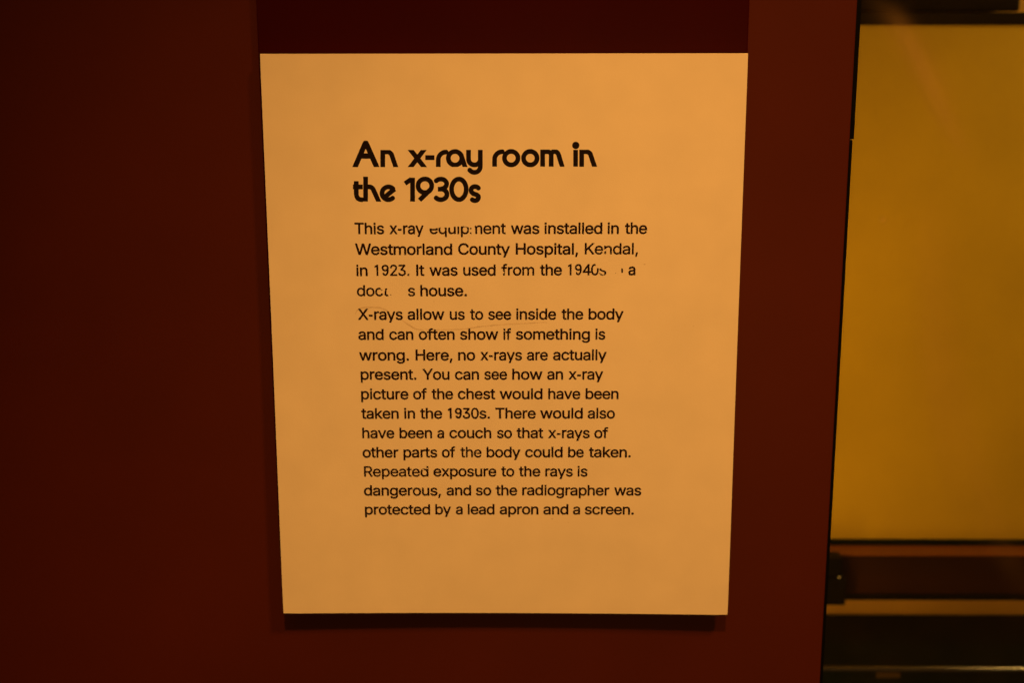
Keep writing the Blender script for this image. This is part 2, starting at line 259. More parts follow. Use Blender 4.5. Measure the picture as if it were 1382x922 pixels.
 'n': (410, "47,-17 35,-12 30,-4 28,4 28,372 31,387 39,394 47,395 99,395 111,393 120,384 123,363 151,382 179,393 199,398 235,401 279,394 303,384 323,373 349,348 360,332 373,304 380,272 383,240 383,8 380,-8 371,-15 359,-17 303,-17 295,-14 289,-8 285,4 285,244 281,268 276,280 268,292 251,304 239,310 223,313 199,313 171,306 148,292 135,275 127,256 124,232 124,4 121,-8 115,-14 103,-17"),
 'o': (415, "168,-21 128,-9 92,11 76,23 60,39 39,68 23,100 11,144 9,168 9,212 11,232 23,276 38,308 56,333 80,357 96,369 116,380 136,389 172,398 200,401 220,401 244,398 288,385 320,369 336,357 360,333 372,316 389,284 402,244 407,204 407,168 405,148 397,112 389,92 377,68 356,39 340,23 324,11 304,-2 288,-9 248,-21 224,-23 188,-23|187,64 208,62 240,66 252,71 272,84 289,104 296,116 305,140 308,160 310,176 308,216 301,248 293,264 284,279 272,293 252,305 228,313 200,314 184,312 164,305 144,293 135,284 120,259 111,236 107,216 106,200 107,160 115,128 122,112 139,88 154,76 172,67"),
 'p': (424, "83,-159 39,-156 31,-150 28,-139 28,373 30,385 35,391 47,395 107,395 115,391 120,385 123,362 127,362 147,378 168,389 203,399 223,400 255,399 279,394 303,386 339,366 367,339 388,309 404,273 412,245 416,221 417,173 412,133 400,93 391,73 377,49 352,21 335,8 318,-3 287,-16 271,-20 235,-25 211,-24 191,-20 175,-16 151,-4 127,16 124,13 124,9 124,-139 120,-151 115,-155 107,-157|196,65 211,63 243,64 255,68 273,77 287,88 299,105 307,121 316,149 320,189 316,229 309,253 296,277 283,292 263,306 247,311 231,314 211,314 191,311 171,302 154,289 142,273 134,257 126,229 122,197 122,181 125,153 134,121 142,105 150,93 163,81 183,69"),
 'q': (424, "359,-159 311,-156 302,-147 300,-135 299,14 295,14 267,-7 251,-15 231,-21 215,-23 191,-25 171,-23 139,-16 103,-1 78,17 58,37 47,50 38,65 26,89 13,129 8,165 10,225 19,269 34,305 53,333 67,349 80,361 99,375 115,384 131,390 163,398 187,400 219,399 243,394 255,390 283,374 299,360 302,365 303,377 305,385 315,394 379,395 391,390 395,384 397,373 397,-139 393,-151 387,-156|179,65 191,63 219,63 239,68 255,76 271,89 280,101 289,117 297,141 301,173 301,205 297,237 292,253 280,277 265,293 251,303 231,311 211,314 195,314 175,311 155,303 139,291 126,273 114,249 110,233 106,205 106,173 110,145 117,121 131,97 143,83 159,72"),
 'r': (259, "52,-17 39,-12 34,-4 33,4 33,372 34,384 41,392 52,395 108,395 116,393 122,388 128,367 152,384 184,397 212,401 244,401 256,397 262,392 266,380 266,324 261,312 256,309 248,307 220,310 192,309 168,301 148,287 139,276 132,260 129,240 129,4 125,-8 120,-14 108,-17"),
 's': (365, "139,-21 107,-13 79,-1 59,13 39,32 25,52 14,80 12,92 16,104 23,109 83,121 91,121 99,117 102,112 111,92 117,84 125,76 135,70 159,63 199,62 223,67 234,72 246,80 253,88 257,96 256,112 249,124 231,134 115,163 87,175 63,190 42,212 29,236 24,260 24,288 26,300 37,328 52,348 75,369 95,380 127,393 175,401 203,400 231,397 259,389 279,380 298,368 315,353 331,331 343,308 348,292 343,280 335,275 323,272 279,262 271,263 262,268 247,293 230,308 219,313 203,316 179,317 155,313 139,305 131,300 122,288 121,268 130,256 147,246 171,239 219,229 267,216 299,201 314,192 335,171 348,148 355,120 355,92 348,64 331,36 311,16 287,0 255,-14 219,-22 163,-23"),
 't': (227, "136,-17 112,-10 88,4 67,24 56,44 50,60 46,84 46,308 44,310 40,311 4,311 -4,313 -12,320 -15,328 -15,372 -13,384 -4,393 44,396 46,400 47,472 52,482 56,485 64,487 120,487 132,485 138,480 142,468 142,404 144,396 212,394 221,388 225,376 225,332 222,320 218,316 204,311 148,311 144,310 142,308 142,104 143,84 148,73 152,70 168,66 208,69 216,66 220,61 225,48 234,8 233,-4 224,-13 204,-18 156,-19"),
 'u': (410, "143,-17 119,-11 107,-5 92,3 76,15 64,27 50,47 38,71 35,83 30,103 28,123 28,371 31,387 39,393 51,396 103,396 115,392 121,387 124,375 124,139 126,119 134,99 147,82 171,70 191,66 207,66 227,69 239,73 255,83 268,95 281,119 285,143 287,383 292,391 303,396 363,396 375,392 381,383 383,371 383,7 379,-8 371,-15 363,-16 311,-16 299,-15 290,-5 287,15 283,15 267,3 243,-9 215,-18 195,-20 167,-20"),
 'v': (389, "163,-17 152,-12 145,-4 -2,360 -7,376 -5,387 3,394 15,395 75,395 83,394 91,387 195,118 299,387 307,394 315,395 379,395 390,392 396,384 396,372 244,-4 238,-12 227,-17"),
 'w': (567, "131,-17 119,-11 114,-4 110,8 -6,368 -8,376 -7,384 -1,391 11,395 71,395 83,392 88,388 92,380 163,138 167,148 182,204 234,380 238,388 243,392 255,395 315,395 326,392 333,384 403,140 407,144 426,212 479,387 487,394 499,395 555,395 563,394 571,389 575,376 568,352 456,4 448,-12 435,-17 379,-17 367,-14 360,-8 306,168 288,232 283,241 207,-8 203,-13 191,-17"),
 'x': (379, "11,-16 3,-14 -3,-8 -5,0 -3,8 123,180 132,192 132,196 6,372 5,380 8,388 15,394 23,395 91,395 103,392 116,376 191,266 271,383 280,392 291,395 355,395 367,393 371,390 376,380 372,368 247,192 254,180 381,8 383,0 379,-10 375,-14 363,-17 299,-17 284,-12 273,0 191,121 187,120 164,84 95,-13 83,-17"),
 'y': (389, "107,-144 99,-142 93,-136 91,-128 93,-120 141,4 -2,360 -7,372 -7,384 3,394 15,395 75,395 83,394 91,387 191,129 196,136 299,387 307,394 315,395 375,395 387,394 396,384 396,372 192,-132 186,-140 175,-145"),
}
LINES = [
 [('This', -66.37, 51.87, 9.57), ('x-ray', -50.77, 51.89, 9.04), ('was', 3.1, 51.96, 9.6), ('installed', 17.62, 51.99, 9.61), ('in', 45.54, 52.01, 9.58), ('the', 53.6, 52.02, 9.4)],
 [('Westmorland', -66.14, 42.54, 9.95), ('County', -20.56, 42.65, 9.78), ('Hospital,', 4.82, 42.74, 9.94)],
 [('in', -66.34, 32.96, 9.76), ('It', -39.69, 33.06, 9.83), ('was', -33.27, 33.1, 9.58), ('used', -18.58, 33.16, 9.38), ('the', 16.07, 33.28, 9.41), ('a', 55.29, 33.42, 8.85)],
 [('house.', -37.89, 23.76, 9.82)],
 [('X-rays', -65.74, 12.87, 9.49), ('allow', -43.62, 12.92, 9.73), ('us', -24.8, 12.95, 9.25), ('to', -15.3, 12.97, 9.22), ('see', -7.33, 13.0, 8.96), ('inside', 5.06, 13.04, 9.46), ('the', 25.86, 13.08, 9.31), ('body', 37.56, 13.11, 9.63)],
 [('and', -66.01, 3.61, 9.65), ('can', -52.07, 3.64, 9.42), ('often', -38.74, 3.68, 9.7), ('show', -20.16, 3.72, 9.88), ('if', -0.73, 3.75, 8.87), ('something', 5.0, 3.8, 9.87), ('is', 40.76, 3.85, 9.08)],
 [('wrong.', -65.75, -6.04, 10.09), ('Here,', -40.59, -5.98, 9.82), ('no', -21.26, -5.94, 9.88), ('x-rays', -10.82, -5.89, 9.32), ('are', 10.1, -5.85, 9.18), ('actually', 21.94, -5.79, 9.55)],
 [('present.', -65.66, -15.05, 9.69), ('You', -37.14, -15.0, 9.6), ('can', -22.6, -14.98, 9.48), ('see', -9.3, -14.95, 9.02), ('how', 3.23, -14.92, 10.03), ('an', 19.3, -14.89, 9.52), ('x-ray', 29.18, -14.86, 9.32)],
 [('picture', -65.74, -24.32, 9.63), ('of', -41.78, -24.27, 9.45), ('the', -33.1, -24.25, 9.4), ('chest', -21.39, -24.2, 9.52), ('would', -2.16, -24.15, 9.96), ('have', 19.63, -24.09, 9.42), ('been', 36.61, -24.04, 9.48)],
 [('taken', -65.47, -33.56, 9.55), ('in', -46.25, -33.52, 9.72), ('the', -38.53, -33.5, 9.67), ('1930s.', -26.63, -33.45, 9.53), ('There', -4.25, -33.39, 9.65), ('would', 16.35, -33.34, 9.92), ('also', 37.91, -33.29, 9.44)],
 [('have', -65.66, -42.9, 9.49), ('been', -48.57, -42.86, 9.46), ('a', -31.0, -42.83, 8.92), ('couch', -25.47, -42.8, 9.7), ('so', -3.62, -42.77, 9.09), ('that', 5.6, -42.74, 9.67), ('x-rays', 20.06, -42.7, 9.38), ('of', 41.04, -42.67, 9.48)],
 [('other', -65.58, -52.21, 9.68), ('parts', -46.95, -52.16, 9.63), ('of', -29.05, -52.12, 9.33), ('body', -8.61, -52.04, 9.58), ('could', 9.29, -51.99, 9.74), ('be', 28.88, -51.94, 9.17), ('taken.', 38.82, -51.9, 9.76)],
 [('exposure', -33.06, -61.36, 9.57), ('to', -1.57, -61.3, 9.47), ('the', 6.62, -61.28, 9.51), ('rays', 18.39, -61.24, 9.39), ('is', 33.32, -61.21, 9.45)],
 [('dangerous,', -65.42, -70.72, 9.8), ('and', -27.07, -70.64, 9.61), ('so', -13.54, -70.6, 9.47), ('the', -4.07, -70.57, 9.55), ('radiographer', 7.74, -70.48, 9.62), ('was', 50.74, -70.38, 9.5)],
 [('protected', -65.4, -80.04, 9.72), ('by', -32.63, -79.98, 9.27), ('a', -22.86, -79.96, 9.04), ('lead', -17.58, -79.94, 9.42), ('apron', -2.48, -79.89, 9.68), ('and', 17.83, -79.85, 9.78), ('a', 31.62, -79.82, 9.34), ('screen.', 37.03, -79.78, 9.55)],
]
WORN = [
 (0, "-2619,5046 -2625,5060 -2625,5204 -2627,5213 -2628,5214 -2655,5193 -2682,5180 -2700,5175 -2714,5174 -2763,5175 -2786,5181 -2808,5189 -2826,5199 -2845,5213 -2863,5231 -2873,5245 -2891,5276 -2899,5299 -2904,5317 -2909,5348 -2908,5411 -2900,5447 -2894,5459 -2889,5461 -2826,5471 -2795,5475 -2790,5474 -2792,5470 -2809,5443 -2819,5411 -2822,5375 -2821,5353 -2814,5317 -2806,5299 -2797,5285 -2785,5272 -2772,5262 -2763,5257 -2745,5252 -2714,5250 -2696,5252 -2682,5256 -2660,5271 -2651,5281 -2636,5303 -2627,5330 -2623,5362 -2623,5384 -2628,5420 -2637,5447 -2656,5474 -2651,5476 -2628,5475 -2543,5467 -2538,5465 -2538,5056 -2543,5046 -2552,5043 -2606,5043|-1908,5045 -1913,5051 -1915,5060 -1915,5515 -1913,5522 -1904,5525 -1782,5530 -1584,5487 -1571,5488 -1565,5479 -1551,5443 -1543,5402 -1548,5399 -1560,5398 -1563,5393 -1564,5272 -1573,5254 -1584,5237 -1602,5217 -1629,5197 -1652,5186 -1670,5180 -1701,5174 -1737,5174 -1751,5175 -1769,5180 -1791,5190 -1805,5198 -1823,5214 -1827,5215 -1828,5065 -1830,5051 -1836,5045 -1845,5043 -1895,5043|-3150,5176 -3182,5185 -3213,5199 -3227,5208 -3254,5232 -3268,5249 -3276,5263 -3290,5294 -3296,5312 -3301,5335 -3302,5353 -3302,5398 -3300,5416 -3294,5432 -3213,5436 -3211,5434 -3212,5420 -3209,5417 -3204,5417 -3029,5417 -3024,5417 -3022,5420 -3025,5434 -3024,5440 -3011,5444 -2943,5453 -2939,5443 -2934,5420 -2931,5389 -2931,5357 -2934,5348 -2939,5345 -2952,5343 -3204,5343 -3213,5340 -3211,5321 -3206,5308 -3191,5283 -3177,5270 -3164,5261 -3137,5252 -3101,5248 -3078,5252 -3060,5257 -3039,5272 -3028,5285 -3020,5300 -3011,5305 -2961,5295 -2948,5291 -2941,5285 -2939,5276 -2942,5267 -2960,5236 -2984,5212 -3011,5195 -3047,5181 -3069,5176 -3123,5174|-2354,5177 -2390,5186 -2421,5202 -2447,5227 -2463,5254 -2472,5281 -2476,5308 -2476,5465 -2466,5470 -2403,5481 -2394,5481 -2390,5480 -2389,5317 -2387,5303 -2382,5290 -2367,5271 -2345,5257 -2322,5253 -2300,5253 -2277,5258 -2259,5267 -2244,5281 -2231,5303 -2226,5326 -2225,5506 -2219,5508 -2142,5512 -2140,5510 -2139,5506 -2139,5200 -2142,5186 -2156,5181 -2210,5182 -2219,5186 -2221,5191 -2223,5214 -2228,5214 -2241,5203 -2264,5190 -2291,5181 -2313,5176|-774,5177 -815,5189 -842,5204 -861,5218 -879,5236 -892,5254 -907,5281 -920,5321 -925,5362 -925,5389 -921,5420 -910,5456 -892,5492 -873,5517 -862,5528 -842,5544 -810,5560 -774,5571 -747,5574 -729,5574 -693,5570 -662,5560 -644,5552 -627,5542 -612,5530 -597,5515 -581,5492 -566,5461 -557,5429 -553,5398 -553,5357 -557,5348 -567,5343 -572,5343 -833,5342 -835,5335 -830,5312 -815,5286 -792,5265 -779,5258 -765,5253 -734,5248 -698,5252 -680,5258 -666,5266 -657,5276 -639,5301 -630,5305 -567,5290 -562,5285 -561,5276 -572,5250 -585,5230 -612,5207 -644,5189 -666,5181 -693,5175 -747,5174|13,5177 -14,5181 -45,5193 -67,5209 -78,5222 -83,5231 -92,5254 -94,5267 -95,5492 -99,5494 -144,5495 -149,5497 -155,5506 -156,5555 -152,5564 -140,5570 -99,5570 -94,5573 -94,5641 -90,5651 -81,5656 -23,5656 -14,5654 -9,5649 -7,5641 -7,5578 -5,5570 58,5569 69,5564 72,5555 72,5510 67,5498 58,5495 0,5494 -7,5492 -6,5272 0,5259 13,5253 36,5253 58,5255 67,5251 73,5236 82,5195 76,5185 63,5180 36,5176|-2052,5181 -2064,5186 -2068,5195 -2068,5510 -2066,5515 -2061,5516 -1989,5520 -1985,5517 -1984,5510 -1984,5195 -1988,5186 -1998,5181|-1494,5182 -1504,5186 -1507,5195 -1507,5249 -1504,5258 -1449,5259 -1446,5254 -1446,5249 -1446,5191 -1449,5182|-1265,5182 -1274,5186 -1277,5200 -1278,5452 -1282,5465 -1287,5474 -1301,5488 -1302,5492 -1301,5533 -1291,5537 -1289,5542 -1287,5567 -1283,5569 -1274,5566 -1256,5557 -1233,5536 -1220,5519 -1196,5542 -1175,5556 -1152,5566 -1121,5574 -1085,5575 -1058,5571 -1040,5564 -1008,5547 -990,5528 -976,5506 -967,5483 -963,5461 -961,5443 -961,5200 -963,5191 -965,5186 -972,5182 -981,5181 -1031,5181 -1045,5186 -1048,5200 -1048,5438 -1051,5461 -1062,5479 -1076,5489 -1103,5498 -1125,5498 -1148,5494 -1166,5483 -1179,5469 -1189,5447 -1191,5434 -1191,5200 -1192,5191 -1197,5184 -1206,5181|-500,5182 -509,5186 -512,5200 -512,5551 -509,5564 -495,5570 -441,5569 -431,5564 -427,5555 -426,5537 -423,5534 -401,5552 -369,5566 -351,5571 -329,5574 -311,5574 -279,5570 -252,5561 -230,5548 -216,5538 -198,5515 -188,5497 -180,5474 -174,5443 -174,5200 -175,5191 -178,5186 -185,5182 -194,5181 -243,5181 -257,5186 -260,5200 -260,5425 -265,5452 -275,5470 -284,5480 -297,5489 -311,5494 -347,5496 -369,5492 -382,5488 -392,5482 -406,5470 -415,5456 -421,5443 -426,5411 -426,5200 -427,5191 -432,5184 -441,5181|-1762,5254 -1742,5250 -1719,5250 -1701,5253 -1688,5257 -1673,5267 -1655,5285 -1642,5308 -1637,5321 -1632,5344 -1630,5384 -1632,5407 -1637,5429 -1645,5447 -1661,5470 -1679,5485 -1697,5493 -1719,5497 -1737,5498 -1760,5494 -1773,5489 -1796,5473 -1806,5461 -1819,5438 -1823,5425 -1828,5398 -1828,5357 -1824,5326 -1819,5312 -1811,5294 -1800,5280 -1787,5267|-1503,5399 -1507,5402 -1509,5429 -1507,5456 -1504,5461 -1447,5461 -1444,5456 -1444,5452 -1445,5401 -1454,5399|-834,5420 -833,5418 -824,5417 -653,5417 -648,5417 -644,5420 -646,5434 -652,5447 -662,5464 -671,5474 -684,5485 -702,5494 -729,5498 -747,5498 -770,5494 -783,5488 -797,5479 -813,5465 -825,5447"),
 (1, "5830,4158 5824,4168 5825,4177 5852,4339 5857,4357 5871,4362 5929,4362 5938,4360 5943,4357 5945,4352 5945,4343 5893,4164 5889,4159 5880,4156 5839,4156|5394,4262 5362,4266 5344,4270 5322,4279 5299,4292 5277,4313 5262,4339 5252,4375 5254,4406 5262,4433 5278,4456 5295,4470 5335,4489 5371,4498 5434,4507 5484,4512 5506,4518 5511,4523 5512,4528 5512,4537 5508,4555 5503,4564 5493,4574 5475,4584 5443,4588 5421,4587 5398,4583 5380,4575 5358,4556 5345,4537 5335,4534 5277,4549 5268,4555 5266,4559 5266,4568 5280,4595 5299,4617 5322,4633 5349,4647 5371,4655 5398,4660 5425,4664 5448,4664 5484,4659 5524,4646 5542,4637 5556,4628 5578,4603 5588,4586 5593,4573 5598,4550 5600,4532 5600,4289 5599,4280 5596,4276 5583,4270 5529,4270 5520,4273 5515,4279 5511,4301 5479,4279 5457,4270 5434,4265|4174,4267 4134,4279 4105,4294 4092,4303 4072,4321 4051,4348 4033,4384 4024,4420 4020,4447 4020,4474 4025,4510 4037,4550 4051,4577 4060,4591 4085,4618 4111,4637 4152,4655 4174,4660 4201,4664 4219,4664 4255,4659 4287,4650 4323,4633 4348,4613 4370,4586 4388,4550 4396,4523 4400,4492 4402,4451 4400,4442 4395,4435 4381,4432 4116,4432 4112,4429 4115,4411 4119,4397 4133,4375 4156,4355 4170,4347 4183,4343 4215,4338 4251,4341 4269,4347 4287,4358 4300,4372 4310,4388 4318,4394 4327,4394 4381,4382 4391,4375 4388,4370 4381,4367 4373,4357 4363,4332 4344,4312 4335,4294 4318,4284 4296,4274 4255,4265 4201,4263|4975,4266 4948,4274 4935,4280 4917,4289 4899,4302 4880,4321 4866,4339 4848,4375 4835,4420 4833,4442 4832,4478 4834,4501 4839,4528 4849,4555 4867,4589 4881,4607 4894,4620 4926,4642 4944,4650 4971,4659 5007,4664 5025,4664 5056,4659 5088,4647 5119,4624 5124,4623 5125,4762 5127,4775 5133,4780 5142,4782 5196,4782 5205,4780 5211,4775 5213,4762 5213,4289 5210,4276 5196,4270 5142,4270 5133,4273 5128,4279 5126,4285 5126,4303 5124,4308 5096,4285 5074,4273 5052,4266 5034,4264 4998,4263|3594,4271 3585,4276 3581,4289 3581,4762 3585,4777 3589,4780 3598,4782 3657,4782 3666,4779 3672,4771 3673,4559 3675,4551 3724,4602 3904,4777 3913,4782 3922,4782 3999,4782 4008,4778 4012,4771 4008,4760 3804,4559 3805,4553 4009,4294 4014,4285 4011,4276 4003,4272 3994,4270 3927,4270 3913,4275 3738,4498 3729,4493 3673,4438 3673,4289 3671,4280 3669,4276 3657,4270|4458,4270 4446,4276 4448,4294 4442,4312 4442,4411 4444,4424 4457,4402 4467,4393 4480,4389 4494,4392 4500,4397 4508,4411 4512,4442 4530,4468 4532,4456 4532,4289 4531,4280 4528,4276 4521,4272 4503,4271 4501,4276 4503,4283 4513,4298 4513,4312 4503,4317 4485,4314 4467,4315 4462,4313 4456,4307 4456,4298 4470,4280 4472,4276 4471,4271|4714,4271 4704,4276 4700,4285 4700,4519 4697,4537 4689,4555 4682,4564 4669,4575 4651,4583 4633,4585 4593,4583 4570,4575 4561,4569 4548,4555 4537,4537 4532,4519 4532,4501 4530,4498 4521,4506 4507,4511 4498,4511 4467,4498 4444,4499 4442,4505 4442,4640 4443,4649 4449,4656 4462,4659 4516,4658 4525,4654 4528,4649 4530,4625 4534,4625 4557,4642 4575,4651 4602,4659 4633,4664 4651,4664 4674,4661 4696,4655 4723,4643 4741,4630 4761,4609 4778,4577 4783,4564 4788,4532 4788,4285 4785,4276 4773,4270|5686,4271 5676,4276 5672,4289 5672,4766 5677,4778 5686,4782 5745,4782 5755,4775 5757,4762 5757,4285 5754,4276 5745,4271|5395,4339 5425,4338 5452,4342 5470,4350 5484,4359 5499,4375 5508,4393 5512,4411 5511,4443 5502,4444 5466,4437 5407,4430 5385,4426 5367,4420 5349,4407 5343,4397 5341,4384 5343,4370 5347,4361 5356,4352 5367,4346 5376,4342|4991,4343 5011,4340 5038,4340 5056,4343 5074,4351 5092,4365 5107,4384 5116,4402 5120,4415 5125,4442 5125,4483 5122,4505 5115,4528 5106,4545 5088,4566 5074,4575 5056,4583 5034,4587 5016,4587 4989,4583 4976,4577 4958,4564 4945,4550 4939,4541 4929,4519 4922,4483 4922,4447 4925,4424 4930,4406 4938,4388 4953,4368 4971,4352|4113,4510 4116,4507 4120,4506 4300,4506 4305,4507 4308,4510 4306,4523 4298,4541 4289,4555 4278,4566 4260,4579 4246,4584 4224,4587 4201,4587 4179,4583 4152,4570 4139,4559 4128,4546 4118,4528"),
 (2, "-4596,3285 -4641,3298 -4659,3307 -4677,3318 -4700,3339 -4713,3358 -4724,3380 -4731,3403 -4734,3425 -4731,3435 -4718,3440 -4668,3440 -4659,3437 -4654,3434 -4652,3430 -4647,3407 -4642,3398 -4631,3385 -4610,3370 -4596,3365 -4578,3362 -4547,3362 -4524,3367 -4506,3375 -4498,3380 -4482,3398 -4477,3407 -4474,3421 -4473,3452 -4478,3475 -4485,3488 -4496,3502 -4520,3517 -4547,3525 -4619,3527 -4628,3532 -4631,3542 -4631,3583 -4628,3596 -4532,3709 -4526,3718 -4526,3722 -4691,3723 -4704,3726 -4710,3736 -4710,3790 -4704,3798 -4695,3801 -4430,3801 -4416,3799 -4410,3794 -4408,3785 -4408,3745 -4411,3736 -4526,3601 -4529,3596 -4529,3592 -4493,3584 -4461,3570 -4436,3551 -4414,3524 -4400,3497 -4392,3466 -4390,3425 -4396,3394 -4407,3368 -4426,3340 -4452,3316 -4475,3303 -4497,3293 -4529,3285 -4560,3283|-5690,3290 -5700,3295 -5704,3308 -5704,3686 -5708,3690 -5712,3689 -5766,3667 -5771,3666 -5780,3668 -5785,3682 -5785,3727 -5780,3741 -5708,3781 -5701,3794 -5694,3800 -5631,3801 -5621,3794 -5619,3781 -5619,3304 -5622,3295 -5631,3290|-5082,3290 -5091,3295 -5094,3304 -5094,3344 -5092,3353 -4896,3574 -4869,3614 -4861,3637 -4859,3650 -4860,3673 -4865,3691 -4880,3711 -4893,3720 -4911,3728 -4943,3730 -4956,3729 -4970,3725 -4993,3709 -5007,3686 -5011,3673 -5013,3650 -5015,3644 -5019,3639 -5033,3636 -5081,3637 -5087,3639 -5091,3644 -5093,3659 -5089,3691 -5080,3718 -5064,3745 -5049,3763 -5033,3777 -5010,3791 -4997,3797 -4974,3804 -4943,3809 -4929,3809 -4898,3805 -4871,3796 -4853,3787 -4831,3772 -4806,3745 -4794,3722 -4784,3695 -4780,3673 -4780,3641 -4784,3619 -4801,3578 -4820,3547 -4834,3529 -4883,3470 -4974,3371 -4970,3368 -4965,3368 -4785,3367 -4776,3362 -4773,3353 -4774,3299 -4776,3295 -4790,3289|-4295,3289 -4313,3300 -4319,3308 -4326,3322 -4329,3335 -4329,3349 -4323,3367 -4308,3385 -4299,3391 -4286,3395 -4268,3396 -4250,3391 -4235,3380 -4226,3367 -4223,3358 -4222,3353 -4227,3351 -4236,3348 -4250,3350 -4259,3346 -4262,3340 -4261,3331 -4259,3326 -4249,3317 -4240,3299 -4245,3294 -4254,3290 -4263,3297 -4268,3297 -4275,3295 -4286,3287|-5339,3295 -5370,3308 -5388,3321 -5403,3335 -5417,3353 -5430,3376 -5442,3403 -5442,3412 -5438,3418 -5429,3421 -5388,3436 -5375,3438 -5366,3433 -5348,3399 -5330,3378 -5316,3371 -5303,3372 -5283,3389 -5270,3407 -5261,3425 -5251,3452 -5243,3484 -5241,3506 -5242,3511 -5244,3512 -5280,3500 -5303,3497 -5321,3497 -5348,3501 -5375,3510 -5406,3527 -5420,3537 -5434,3551 -5453,3578 -5467,3614 -5470,3632 -5471,3655 -5466,3686 -5462,3700 -5451,3722 -5435,3745 -5417,3763 -5388,3782 -5366,3791 -5334,3800 -5298,3801 -5258,3791 -5218,3772 -5204,3761 -5190,3747 -5172,3722 -5162,3700 -5153,3668 -5152,3646 -5156,3619 -5152,3569 -5154,3520 -5162,3466 -5176,3416 -5184,3394 -5198,3367 -5221,3335 -5235,3321 -5249,3311 -5285,3294 -5321,3292|-5330,3578 -5307,3576 -5294,3578 -5280,3583 -5260,3596 -5251,3605 -5243,3619 -5242,3632 -5237,3650 -5238,3664 -5242,3677 -5253,3694 -5262,3703 -5276,3713 -5289,3719 -5316,3721 -5334,3719 -5347,3713 -5360,3704 -5370,3694 -5379,3681 -5384,3668 -5386,3659 -5386,3637 -5381,3619 -5372,3605 -5361,3594 -5343,3583"),
 (2, "538,3306 497,3319 466,3337 435,3366 416,3393 402,3424 392,3465 389,3505 392,3541 396,3564 405,3591 425,3627 448,3655 479,3678 506,3691 542,3701 565,3704 587,3704 623,3699 650,3691 686,3673 714,3649 738,3618 751,3591 760,3564 765,3541 766,3483 763,3456 751,3415 738,3388 721,3366 691,3337 659,3319 619,3306 592,3304 560,3304|-38,3311 -47,3315 -52,3325 -52,3393 -34,3402 -29,3406 -16,3429 8,3447 13,3456 13,3469 8,3478 -2,3484 -16,3486 -34,3485 -47,3491 -52,3496 -53,3622 -61,3625 -115,3625 -124,3630 -127,3645 -126,3690 -124,3695 -115,3699 -61,3700 -56,3700 -53,3703 -52,3748 -44,3780 -30,3802 -16,3816 -2,3825 20,3835 56,3843 83,3844 106,3840 124,3836 134,3829 136,3820 125,3784 118,3766 106,3762 88,3765 56,3764 45,3757 36,3744 35,3708 35,3703 38,3700 106,3700 118,3694 121,3685 122,3645 119,3632 110,3625 43,3625 35,3622 35,3325 31,3316 20,3311|178,3311 167,3316 163,3330 163,3681 167,3694 178,3700 235,3699 241,3697 246,3690 250,3670 272,3686 304,3700 331,3704 362,3704 376,3700 381,3694 383,3685 382,3636 380,3627 371,3621 349,3623 322,3623 299,3619 286,3613 273,3604 263,3594 253,3577 249,3555 249,3330 246,3316 232,3311|817,3311 806,3316 802,3330 802,3681 803,3685 808,3696 821,3700 871,3700 880,3697 885,3690 887,3672 889,3666 916,3687 947,3700 974,3705 1006,3704 1033,3696 1051,3686 1064,3675 1082,3653 1087,3650 1109,3673 1141,3692 1163,3700 1181,3704 1217,3705 1249,3700 1280,3687 1301,3672 1316,3653 1331,3627 1336,3609 1341,3582 1341,3330 1340,3321 1334,3314 1325,3311 1271,3311 1258,3316 1254,3330 1254,3582 1251,3595 1240,3611 1217,3624 1195,3628 1172,3628 1159,3624 1145,3618 1126,3600 1117,3582 1115,3564 1115,3330 1111,3316 1100,3311 1096,3311 1046,3311 1033,3316 1029,3330 1029,3568 1026,3591 1016,3609 1001,3620 992,3624 979,3627 956,3628 934,3623 911,3610 897,3591 891,3577 888,3550 888,3330 885,3316 871,3311|545,3384 560,3381 592,3380 610,3383 623,3388 637,3397 656,3415 669,3438 675,3456 679,3483 679,3523 675,3550 669,3568 656,3591 644,3604 623,3619 610,3624 587,3628 569,3628 547,3624 533,3619 515,3606 501,3591 490,3573 482,3550 477,3523 477,3483 486,3442 496,3424 511,3404 529,3391"),
